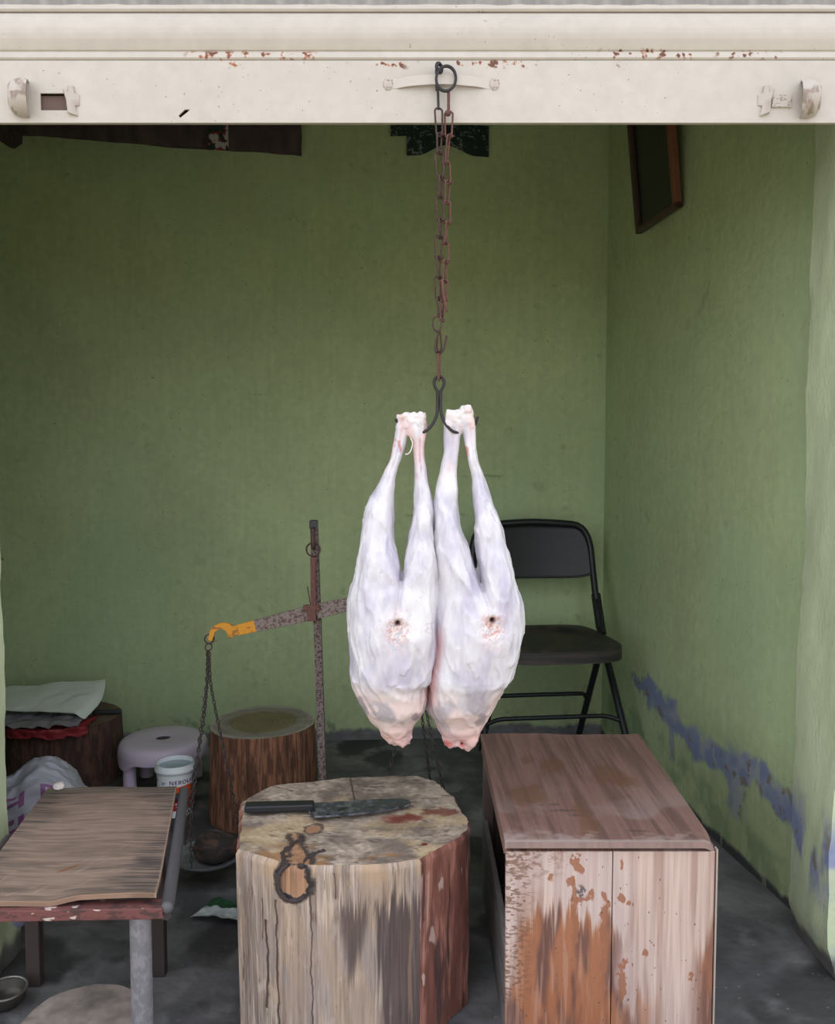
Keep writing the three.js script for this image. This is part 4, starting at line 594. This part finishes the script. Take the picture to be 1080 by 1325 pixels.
// ------------------------------------------------------------------ other logs
function log(name, label, cx, cz, r, H, barkA, barkB, topFn, seed) {
  const o = thing(name, label, 'log', [cx, 0, cz]), N = 140;
  const rad = (a, h) => r * (1 + 0.05 * Math.sin(a * 2 + seed) + 0.03 * Math.sin(a * 3 + seed * 2)) + 0.008 * (fbm(Math.cos(a) * 6 + 9, Math.sin(a) * 6 + 9, h * 3 + seed, 3) - 0.5) + 0.007 * (fbm(Math.cos(a) * 28 + 40, Math.sin(a) * 28 + 40, h * 6, 3) - 0.5) + 0.006 * (1 - h / H);
  const side = grid(N, 24, (u, v) => { const a = (u === 1 ? 0 : u) * Math.PI * 2, q = rad(a, v * H); return [Math.sin(a) * q, v * H, Math.cos(a) * q]; });
  const tx = pixTex(1024, 256, (u, v) => { const a = u * 6.283, x = Math.cos(a) * 3 + 5, y = Math.sin(a) * 3 + 5; const n = fbm(x * 7, y * 7, v * 5 + seed + 0.4, 4), k = fbm(x * 34, y * 34, v * 16 + 0.4, 3); let c = mul3(mix3(barkA, barkB, sst(0.36, 0.64, n)), 0.8 + 0.4 * k); c = mix3(c, [44, 32, 28], sst(0.58, 0.72, fbm(x * 14, y * 14, v * 4 + 7.4, 3)) * 0.5); return c; });
  mesh('bark', side, new THREE.MeshStandardMaterial({ map: tx, roughness: 0.9, bumpMap: rep(tx, 1, 1), bumpScale: 0.006 }), o);
  const top = grid(N, 10, (u, v) => { const a = (u === 1 ? 0 : u) * Math.PI * 2, q = rad(a, H) * (1 - v), x = Math.sin(a) * q, z = Math.cos(a) * q; return [x, H - 0.004 * v + (v > 0 ? 0.002 * (fbm(x * 40, z * 40, seed, 2) - 0.5) : 0), z, x / (2.6 * r) + 0.5, z / (2.6 * r) + 0.5]; });
  const tt = pixTex(512, 512, (u, v) => topFn((u - 0.5) * 2.6, (v - 0.5) * 2.6)); mesh('cut_top', top, new THREE.MeshStandardMaterial({ map: tt, roughness: 0.85, bumpMap: rep(tt, 1, 1), bumpScale: 0.001 }), o);
  return o;
}
log('log_stump', 'brown barked log stump with a greasy cut top, behind the beam scale', -0.43, -2.33, 0.147, 0.252, [92, 60, 44], [142, 98, 72], (x, y) => { const r = Math.hypot(x, y), a = Math.atan2(y, x); const n = fbm(x * 5, y * 5, 3, 4); let c = mix3([122, 112, 78], [142, 136, 122], sst(0.58, 0.72, r + 0.12 * (n - 0.5))); c = mix3(c, [182, 176, 160], sst(0.9, 0.97, r + 0.05 * n) * 0.6); return mul3(c, 0.84 + 0.22 * n + 0.04 * Math.sin(r * 60)); }, 2);
log('log_stump', 'dark brown log stump carrying folded plastic and a red cloth', -1.105, -2.6, 0.168, 0.19, [66, 48, 42], [96, 66, 54], (x, y) => mul3([112, 92, 78], 0.75 + 0.4 * fbm(x * 5, y * 5, 3, 4)), 5);
{ // things lying on the dark stump
  const cloth = (name, fn, col, label, cat, o = {}) => { const A = grid(48, 24, fn), B = grid(48, 24, (u, v) => { const q = fn(u, v); return [q[0], q[1] - 0.0015, q[2]]; }, true); const g = flat([A, B]); g.computeBoundingBox(); const c = g.boundingBox.getCenter(V(0, 0, 0)), y0 = g.boundingBox.min.y; g.translate(-c.x, -y0, -c.z); const m = mesh(name, g, mat(col, { roughness: 0.6, side: THREE.DoubleSide, ...o })); m.position.set(c.x, y0, c.z); return tag(m, label, cat); };
  cloth('red_cloth', (u, v) => { const x = lerp(-1.20, -0.975, u), ang = v; const f = 0.014 * (fbm(x * 55, v * 5, 2, 3) - 0.5); const zf = -2.6 + Math.sqrt(Math.max(0.0004, 0.176 ** 2 - (x + 1.105) ** 2)) + 0.008; return v < 0.5 ? [x, 0.199 + f * 1.5, lerp(-2.56, zf, v * 2)] : [x, 0.199 - (v - 0.5) * 2 * (0.014 + 0.022 * fbm(x * 22, 3, 3, 3)) + f, zf + 0.004 + f]; }, [140, 40, 46], 'red cloth hanging over the front edge of the dark stump', 'cloth');
  cloth('plastic_wrapper', (u, v) => { const x = lerp(-1.24, -0.985, u), z = lerp(-2.53, -2.408 - 0.03 * Math.abs(u - 0.5), v); return [x, 0.207 + 0.022 * fbm(x * 45, z * 45, 3, 4) - 0.006 * sst(0.8, 1, v), z]; }, [132, 128, 134], 'crumpled grey plastic wrapper between the red cloth and pale sheet', 'wrapper', { roughness: 0.3 });
  cloth('plastic_sheet', (u, v) => { // folded pale sack cloth lying on top, its right corner drooping
    const xr = lerp(-1.012, -0.985, v) + 0.022 * Math.sin(Math.PI * v * 0.9), x = lerp(-1.33, xr, u), z = lerp(-2.72, lerp(-2.50, -2.455, u), v); return [x, 0.244 + 0.022 * u * (1 - v) * 1.2 - 0.006 * v + 0.014 * (fbm(x * 14, z * 14, 5, 3) - 0.5) - 0.016 * sst(0.9, 1, u) * v, z]; }, [234, 240, 238], 'folded pale plastic sheet lying over the dark stump', 'sheet', { roughness: 0.45 });
  const kn = mesh('knife_handle', flat([rbox(0.085, 0.014, 0.02, 0, 0.007, 0, 0.005, 3), rbox(0.12, 0.003, 0.03, -0.09, 0.005, 0, 0.001)]), mat([44, 44, 44], { roughness: 0.5 })); kn.position.set(-0.965, 0.1915, -2.60); kn.rotation.y = 0.12; tag(kn, 'black knife handle sticking out from under the pale plastic sheet', 'knife');
}

// ------------------------------------------------------------------ stool, bucket, sack
{
  const st = thing('plastic_stool', 'low round lilac plastic stool against the back wall', 'stool', [-0.765, 0, -2.51]); const pl = mat([206, 188, 212], { roughness: 0.5 });
  const prof = [[0.0225, 0.143], [0.027, 0.1478], [0.08, 0.149], [0.112, 0.147], [0.124, 0.140], [0.129, 0.128], [0.1305, 0.113]].map(p => new THREE.Vector2(...p));
  mesh('seat', new THREE.LatheGeometry(prof.slice().reverse(), 64), mat([206, 192, 210], { roughness: 0.45, side: THREE.DoubleSide }), st);
  const sk = grid(128, 3, (u, v) => { const a = u * Math.PI * 2, c = Math.abs(Math.sin(a * 2)), d = 0.114 - v * (0.012 + 0.022 * (1 - sst(0.2, 0.8, c))); return [Math.sin(a + Math.PI / 4) * 0.131, d, Math.cos(a + Math.PI / 4) * 0.131]; }); mesh('skirt', sk, mat([206, 188, 212], { roughness: 0.5, side: THREE.DoubleSide }), st);
  for (let k = 0; k < 4; k++) { const a = Math.PI / 4 + k * Math.PI / 2; mesh('leg', new THREE.CylinderGeometry(0.017, 0.02, 0.118, 16).translate(Math.sin(a) * 0.108, 0.059, Math.cos(a) * 0.108), pl, st); }
  mesh('hole_rim', new THREE.TorusGeometry(0.0225, 0.0022, 8, 28).rotateX(Math.PI / 2).translate(0, 0.145, 0), pl, st);
  mesh('hole_recess', new THREE.LatheGeometry([[0.0218, 0.146], [0.0215, 0.128], [0, 0.128]].map(p => new THREE.Vector2(...p)), 24), mat([70, 66, 60], { side: THREE.DoubleSide }), st);
}
{
  const b = thing('paint_bucket', 'small white and orange paint bucket filled with water by the lilac stool', 'bucket', [-0.674, 0, -2.318]);
  const R = 0.0525, H = 0.142;
  const label = canvasTex(1024, 512, (c, w, h) => {
    c.fillStyle = '#eef3f5'; c.fillRect(0, 0, w, h); c.fillStyle = '#ec5a2c'; c.beginPath(); c.moveTo(0, 210); for (let x = 0; x <= w; x += 16) c.lineTo(x, 205 + 26 * Math.sin(x / w * 6.283 + 0.4)); c.lineTo(w, 440); c.lineTo(0, 440); c.fill();
    c.fillStyle = '#b02830'; c.fillRect(0, 330, w, 110); c.fillStyle = '#e8e2de'; c.save(); c.translate(560, 372); c.rotate(-0.25); c.fillRect(-10, -10, 120, 12); c.fillRect(-10, 20, 90, 8); c.restore();
    c.fillStyle = '#5b3a6b'; c.font = 'bold 58px sans-serif'; c.textBaseline = 'middle'; c.fillText('NEROLAC', 500, 140); c.fillStyle = '#7a6a82'; c.font = 'bold 44px sans-serif'; c.fillText("W'", 420, 150); c.fillStyle = '#8fb0c8'; c.beginPath(); c.arc(330, 130, 34, 0, 7); c.fill(); c.fillStyle = '#40506a'; c.fillRect(335, 112, 10, 26);
  });
  const side = grid(64, 8, (u, v) => { const a = (u - 0.5) * Math.PI * 2, r = lerp(R * 0.88, R * 0.985, v); return [Math.sin(a) * r, v * (H - 0.006), Math.cos(a) * r]; });
  mesh('body', side, new THREE.MeshStandardMaterial({ map: label, roughness: 0.4, side: THREE.DoubleSide }), b);
  mesh('rim', new THREE.LatheGeometry([[R * 0.95, H - 0.022], [R * 1.07, H - 0.020], [R * 1.07, H - 0.012], [R * 1.0, H - 0.010], [R * 1.0, H], [R * 0.95, H], [R * 0.93, H - 0.022], [R * 0.95, H - 0.022]].map(p => new THREE.Vector2(...p)), 48), mat([238, 244, 247], { roughness: 0.4 }), b);
  mesh('base', new THREE.CylinderGeometry(R * 0.88, R * 0.88, 0.003, 40).translate(0, 0.0015, 0), mat([238, 244, 247]), b);
  mesh('water', new THREE.CylinderGeometry(R * 0.945, R * 0.945, 0.004, 40).translate(0, H - 0.014, 0), mat([160, 178, 190], { roughness: 0.12 }), b);
}
{
  const g = new THREE.SphereGeometry(1, 90, 60);
  warp(g, v => { const s = (t, k) => Math.sign(t) * Math.pow(Math.abs(t), k); const X = s(v.x, 0.7), Y = s(v.y, 0.75), Z = s(v.z, 0.8); const n = fbm(X * 2.2 + 5, Y * 2.2, Z * 2.2, 4) - 0.5, fold = Math.abs(fbm(X * 3 + 9, Y * 4, Z * 3, 3) - 0.5); v.set(X * 0.12 * (1 + 0.25 * n), 0.115 * Y * (1 + 0.3 * n) - 0.03 * fold + (Y > 0 ? 0.035 * Math.exp(-((X - 0.15) ** 2) * 6) : 0), Z * 0.095 * (1 + 0.3 * n) - 0.03 * fold); });
  g.computeBoundingBox(); g.translate(0, -g.boundingBox.min.y, 0);
  const tx = canvasTex(1024, 512, (c, w, h) => { c.fillStyle = '#9c9ca6'; c.fillRect(0, 0, w, h); const R = rng(5); for (let i = 0; i < 900; i++) { c.fillStyle = `rgba(${140 + R() * 60 | 0},${140 + R() * 60 | 0},${150 + R() * 60 | 0},0.35)`; c.fillRect(R() * w, R() * h, 3 + R() * 30, 2); }
    c.fillStyle = '#7a4a76'; for (let k = 0; k < 3; k++) for (let j = 0; j < 3; j++) { const x = 90 + k * 90, y = 150 + j * 74; c.fillRect(x, y, 44, 12); c.fillRect(x, y, 12, 50); c.fillRect(x + 54, y, 12, 50); c.fillRect(x + 20, y + 24, 40, 11); } });
  const s = mesh('woven_sack', g, new THREE.MeshStandardMaterial({ map: tx, roughness: 0.55 })); s.position.set(-0.905, 0, -1.975); s.rotation.y = 0.3; tag(s, 'slumped white woven sack with purple print behind the low table', 'sack');
}

// ------------------------------------------------------------------ low table on the left
{
  const y = 0.30, tb = thing('low_table', 'low metal framed table with a warped weathered plywood top', 'table', [-0.6, 0, -1.5]); const O = [-0.6, -1.5];
  const FR = [-0.404, -1.276], BR = [-0.502, -1.735], BL = [-0.768, -1.727], FL = [-0.700, -1.266];
  const tx = pixTex(640, 1024, (u, v) => {
    const s = u * 0.29, d = v * 0.46; const g = fbm(s * 12, d * 170, 3, 4), g2 = fbm(s * 30, d * 420, 4, 2); let c = mix3([142, 120, 106], [122, 102, 90], sst(0.35, 0.68, g)); c = mul3(c, 0.86 + 0.24 * g2);
    const e = Math.min(s * 0.9, (0.29 - s) * 0.8, (0.46 - d) * 0.9, d * 1.4 + 0.03), w = fbm(s * 9, d * 9, 6, 4); const dk = sst(0.06, 0.005, e + 0.13 * (w - 0.42)); const comb = sst(0.42, 0.6, fbm(s * 9, d * 330, 9, 2)); c = mix3(c, mul3([62, 56, 54], 0.8 + 0.5 * g2), dk * (0.15 + 0.65 * comb)); // worn dark grain toward the edges
    c = mix3(c, [84, 74, 68], sst(0.58, 0.76, fbm(s * 10, d * 60, 12, 3)) * 0.6 * sst(0.2, 0.08, d));
    for (const [a0, b0, a1, b1, k] of [[0.06, 0.02, 0.19, 0.13, 0.5], [0.1, 0.03, 0.22, 0.19, 0.45], [0.14, 0.02, 0.21, 0.1, 0.5], [0.02, 0.02, 0.05, 0.1, 0.5], [0.12, 0.08, 0.16, 0.14, 0.4]]) { const t = clamp(((s - a0) * (a1 - a0) + (d - b0) * (b1 - b0)) / ((a1 - a0) ** 2 + (b1 - b0) ** 2)); c = mix3(c, [176, 156, 138], k * 0.6 * sst(0.0016, 0.0005, Math.hypot(s - lerp(a0, a1, t), d - lerp(b0, b1, t)) + 0.006 * (fbm(s * 30, d * 30, 5, 3) - 0.42))); }
    const gash = sst(1, 0.4, Math.hypot(((s - 0.135) * 0.77 + (d - 0.11) * 0.64) / 0.03, ((s - 0.135) * -0.64 + (d - 0.11) * 0.77) / 0.006)); c = mix3(c, [118, 78, 54], gash * 0.8);
    c = mix3(c, [150, 122, 104], sst(0.006, 0.002, 0.46 - d) * 0.0 + sst(0.004, 0.001, 0.29 - s) * 0.9); c = mix3(c, [182, 140, 112], sst(0.005, 0.001, d) * 0.8);
    c = mix3(c, [96, 98, 74], sst(0.06, 0.0, 0.46 - d) * sst(0.2, 0.02, s) * sst(0.5, 0.62, fbm(s * 60, d * 60, 13, 3)) * 0.8); return c;
  });
  const P = (u, v) => { const a = [lerp(FL[0], FR[0], u), lerp(FL[1], FR[1], u)], b = [lerp(BL[0], BR[0], u), lerp(BL[1], BR[1], u)]; return [lerp(a[0], b[0], v), lerp(a[1], b[1], v)]; };
  const curl = (u, v) => (0.010 * sst(0.42, 0.62, u) + 0.004 * sst(0.2, 0.0, u)) * sst(0.16, 0, v) + 0.0012 * Math.sin(u * 9 + v * 4);
  const bd = mesh('board', slabGrid(60, 60, (u, v) => { const [x, z] = P(u, v); return [x - O[0], y + curl(u, v), z - O[1]]; }, 0.007), new THREE.MeshStandardMaterial({ map: tx, roughness: 0.8, bumpMap: rep(tx, 1, 1), bumpScale: 0.0018 }), tb); bd.userData.label = 'weathered plywood board, dark along its edges';
  const paintR = new THREE.MeshStandardMaterial({ map: rep(pixTex(512, 128, (u, v) => { const n = fbm(u * 24, v * 3, 3, 4), k = fbm(u * 14 + 9, v * 2.4, 8, 4); let c = mix3([110, 66, 62], [76, 50, 50], sst(0.4, 0.65, n)); c = mix3(c, [186, 170, 164], sst(0.66, 0.7, k)); return c; }), 1, 1), roughness: 0.75 });
  const steel = new THREE.MeshStandardMaterial({ map: pixTex(256, 256, (u, v) => { const n = fbm(u * 14, v * 30, 3, 4); return mix3([118, 117, 122], [136, 134, 139], sst(0.35, 0.65, n)); }), roughness: 0.6, metalness: 0.25 });
  const dark = mat([66, 60, 60], { roughness: 0.7, metalness: 0.2 });
  const fr = rbox(0.345, 0.018, 0.03, 0, 0, 0, 0.002); fr.rotateY(Math.atan2(-(FR[1] - FL[1]), FR[0] - FL[0])); mesh('front_rail', fr.translate(-0.565 - O[0], y - 0.017, -1.276 - O[1]), paintR, tb);
  mesh('side_rail', tube([[-0.388 - O[0], y - 0.012, -1.278 - O[1]], [-0.435 - O[0], y - 0.013, -1.50 - O[1]], [-0.489 - O[0], y - 0.014, -1.742 - O[1]]], 0.0105, 20, 12), mat([92, 90, 94], { roughness: 0.6, metalness: 0.3 }), tb);
  mesh('side_apron', flat([bar([-0.392 - O[0], y - 0.03, -1.285 - O[1]], [-0.487 - O[0], y - 0.03, -1.735 - O[1]], 0.008, 6)]), dark, tb);
  mesh('side_rail', bar([-0.715 - O[0], y - 0.018, -1.28 - O[1]], [-0.755 - O[0], y - 0.018, -1.53 - O[1]], 0.009, 10), dark, tb);
  mesh('rear_rail', bar([-0.74 - O[0], y - 0.018, -1.70 - O[1]], [-0.49 - O[0], y - 0.018, -1.72 - O[1]], 0.009, 10), dark, tb);
  mesh('leg', new THREE.CylinderGeometry(0.0165, 0.0165, y - 0.026, 24).translate(-0.434 - O[0], (y - 0.026) / 2, -1.29 - O[1]), steel, tb);
  mesh('leg', new THREE.CylinderGeometry(0.0165, 0.0165, y - 0.026, 24).translate(-0.715 - O[0], (y - 0.026) / 2, -1.285 - O[1]), steel, tb);
  mesh('rear_leg', rbox(0.026, y - 0.03, 0.02, -0.492 - O[0], (y - 0.03) / 2, -1.565 - O[1], 0.002), mat([52, 42, 40]), tb);
  mesh('rear_leg', rbox(0.026, y - 0.03, 0.02, -0.715 - O[0], (y - 0.03) / 2, -1.535 - O[1], 0.002), mat([58, 46, 44]), tb);
  mesh('wooden_bracket', new THREE.CylinderGeometry(0.02, 0.017, 0.022, 18).rotateX(Math.PI / 2).scale(1.15, 0.9, 1).translate(-0.632 - O[0], y - 0.046, -1.37 - O[1]), mat([158, 116, 84]), tb);
}
{ // bits lying about
  const bag = new THREE.SphereGeometry(1, 30, 24); warp(bag, v => { v.set(v.x * 0.018 * (1 - 0.35 * v.y), v.y * 0.06, v.z * 0.016); v.x += 0.006 * (fbm(v.x * 60, v.y * 60, v.z * 60, 3) - 0.5); });
  const bm = mesh('hanging_bag', bag, mat([88, 92, 108], { roughness: 0.4 })); bm.position.set(-0.705, 0.212, -1.46); tag(bm, 'dusky plastic bag hanging under the low table by the jamb', 'bag');
  const scrap = warp(mergeVertices(new THREE.IcosahedronGeometry(1, 3).deleteAttribute('normal').deleteAttribute('uv')), v => { v.multiplyScalar(1 + 0.9 * (fbm(v.x * 2.4 + 3, v.y * 2.4, v.z * 2.4, 3) - 0.5)); v.set(v.x * 0.012, v.y * 0.008, v.z * 0.01); });
  const sc = mesh('paper_scrap', scrap, mat([206, 196, 190])); sc.position.set(-0.742, 0.306, -1.722); tag(sc, 'crumpled white paper scrap on the rear edge of the plywood board', 'scrap');
  const slab = new THREE.CylinderGeometry(0.104, 0.112, 0.02, 48, 4); warp(slab, v => { const n = 1 + 0.12 * (fbm(v.x * 14 + 3, v.z * 14, 2, 3) - 0.5); v.x *= n; v.z *= n; v.y += v.y > 0 ? 0.004 * (fbm(v.x * 30, v.z * 30, 4, 3) - 0.5) : 0; });
  const sl = mesh('stone_slab', slab, new THREE.MeshStandardMaterial({ map: pixTex(256, 256, (u, v) => mul3([150, 138, 130], 0.7 + 0.5 * fbm(u * 10, v * 10, 3, 4))), roughness: 0.9 })); sl.position.set(-0.575, 0.01, -1.40); tag(sl, 'worn round stone slab on the floor under the low table', 'slab');
  const bowl = thing('metal_bowl', 'small dark metal bowl at the foot of the pale jamb', 'bowl', [-0.742, 0, -1.475]);
  mesh('body', new THREE.LatheGeometry([[0, 0], [0.024, 0.001], [0.034, 0.012], [0.037, 0.028], [0.035, 0.028], [0.032, 0.013], [0.022, 0.004], [0, 0.003]].map(p => new THREE.Vector2(...p)), 32), mat([70, 66, 60], { roughness: 0.4, metalness: 0.5 }), bowl);
  mesh('rim', new THREE.TorusGeometry(0.0365, 0.0026, 8, 36).rotateX(Math.PI / 2).translate(0, 0.029, 0), mat([120, 118, 114], { roughness: 0.3, metalness: 0.7 }), bowl);
  const pk = grid(30, 16, (u, v) => { const x = lerp(-0.485 + 0.03 * v, -0.36, u), z = lerp(-1.735, -1.80, v) + 0.02 * (fbm(u * 4, v * 3, 6, 3) - 0.5) - 0.012 * Math.cos(u * 3); return [x, 0.008 + 0.018 * fbm(x * 30, z * 30, 3, 3) * Math.sin(Math.PI * u) ** 0.3, z]; });
  const pt = pixTex(256, 128, (u, v) => v + 0.3 * (fbm(u * 5, v * 5, 9, 3) - 0.5) > 0.6 ? mul3([38, 78, 54], 0.8 + 0.4 * fbm(u * 9, v * 9, 2, 3)) : mul3([196, 204, 206], 0.8 + 0.3 * fbm(u * 9, v * 9, 5, 3)));
  const pkm = mesh('plastic_packet', pk, new THREE.MeshStandardMaterial({ map: pt, roughness: 0.4, side: THREE.DoubleSide })); tag(pkm, 'green and white plastic packet on the floor near the low scale pan', 'packet');
  const rs = rbox(0.016, 0.006, 0.012, 0, 0.003, 0, 0.002); const rm = mesh('red_scrap', rs, mat([150, 40, 44])); rm.position.set(-0.305, 0, -2.70); rm.rotation.y = 0.6; tag(rm, 'tiny red scrap on the floor by the scale post', 'scrap');
}

// ------------------------------------------------------------------ things high on the walls
{
  const g = grid(90, 12, (u, v) => { const x = lerp(-1.335, -0.383, u), a = v * Math.PI * 2, drop = lerp(2.02, 1.972, u) + 0.012 * fbm(x * 9, 1, 3, 3); const r = 0.05 + 0.008 * fbm(x * 16, v * 3, 4, 3); return [x + 0.01 * (fbm(v * 5, u * 3, 2, 2) - 0.5), drop + r * 1.3 + Math.sin(a) * r * 1.3, Math.cos(a) * r * 0.35]; });
  const o = thing('cloth_roll', 'dusty dark rolled banner fixed high on the back wall', 'banner', [0, 0, 0]); o.position.set(0, 0, -2.868); o.rotation.y = 0;
  const rot = g0 => { g0.rotateY(0); return warp(g0, v => { v.z += 0.037 - 0.063 * (v.x + 0.2) - 0.045; }); };
  const m = new THREE.MeshStandardMaterial({ map: pixTex(512, 64, (u, v) => mul3([84, 70, 70], 0.7 + 0.5 * fbm(u * 40, v * 6, 3, 4))), roughness: 0.9, side: THREE.DoubleSide });
  mesh('roll', rot(g), m, o);
  const tagS = grid(8, 10, (u, v) => { const x = lerp(-0.68, -0.614, u); return [x, lerp(1.984, 2.11, v), 0.02]; });
  mesh('printed_band', rot(tagS), new THREE.MeshStandardMaterial({ map: pixTex(64, 128, (u, v) => { const n = fbm(u * 5, v * 8, 3, 3); return n > 0.6 ? [176, 176, 178] : n > 0.52 ? [150, 40, 56] : [34, 52, 48]; }), roughness: 0.8, side: THREE.DoubleSide }), o);
  mesh('torn_end', rot(grid(6, 6, (u, v) => { const x = lerp(-1.345, -1.27, u); return [x, lerp(1.975 + 0.05 * Math.abs(u - 0.6), 2.1, v), 0.004 + 0.008 * fbm(u * 4, v * 4, 2, 2)]; })), m, o);
  // dark paper bunting
  const f = thing('paper_bunting', 'dark green paper bunting with scalloped lower edge, high on the back wall', 'bunting', [0, 0, -2.928]);
  const pm = new THREE.MeshStandardMaterial({ map: pixTex(128, 128, (u, v) => { const n = fbm(u * 14, v * 14, 3, 3); return n > 0.66 ? [120, 128, 120] : mul3([30, 52, 46], 0.7 + 0.6 * n); }), roughness: 0.7, side: THREE.DoubleSide });
  for (const [a, b, s] of [[-0.036, 0.094, 1], [0.094, 0.240, -1]]) mesh('paper_panel', grid(16, 6, (u, v) => { const x = lerp(a, b, u), k = s > 0 ? u : 1 - u, lowY = 1.998 + 0.036 * sst(0.3, 1, k); return [x, lerp(lowY, 2.10, v), 0.008 + 0.008 * Math.sin(u * 3.1) - 0.06 * x * 0.9]; }), pm, f);
  mesh('paper_panel', grid(4, 4, (u, v) => [lerp(-0.09, -0.034, u), lerp(2.062, 2.10, v), 0.008 + 0.004 * u]), pm, f);
}
{
  const fr = thing('picture_frame', 'dark picture in a brown frame leaning out from the side wall', 'picture', [0, 0, 0]);
  // local: x along the wall (from the back corner outwards), y up, z into the room
  fr.position.set(0.699 - 0.006, 1.672, -2.655); fr.rotation.y = -(Math.PI / 2 - Math.atan2(0.155, 1.15)); fr.rotation.order = 'YXZ'; fr.rotation.x = 0.10;
  const W = 0.285, Hh = 0.42, br = mat([124, 78, 58], { roughness: 0.5 });
  mesh('picture_panel', rbox(W - 0.02, Hh - 0.02, 0.006, W / 2, Hh / 2, 0.012, 0.001), mat([34, 34, 32], { roughness: 0.35 }), fr);
  for (const [w, h, x, y] of [[0.02, Hh, 0.01, Hh / 2], [0.022, Hh, W - 0.011, Hh / 2], [W, 0.018, W / 2, 0.009], [W, 0.018, W / 2, Hh - 0.009]]) mesh('frame_bar', rbox(w, h, 0.022, x, y, 0.016, 0.004), x > W * 0.8 ? br : mat([72, 52, 44], { roughness: 0.5 }), fr);
}

renderer.render(scene, camera);
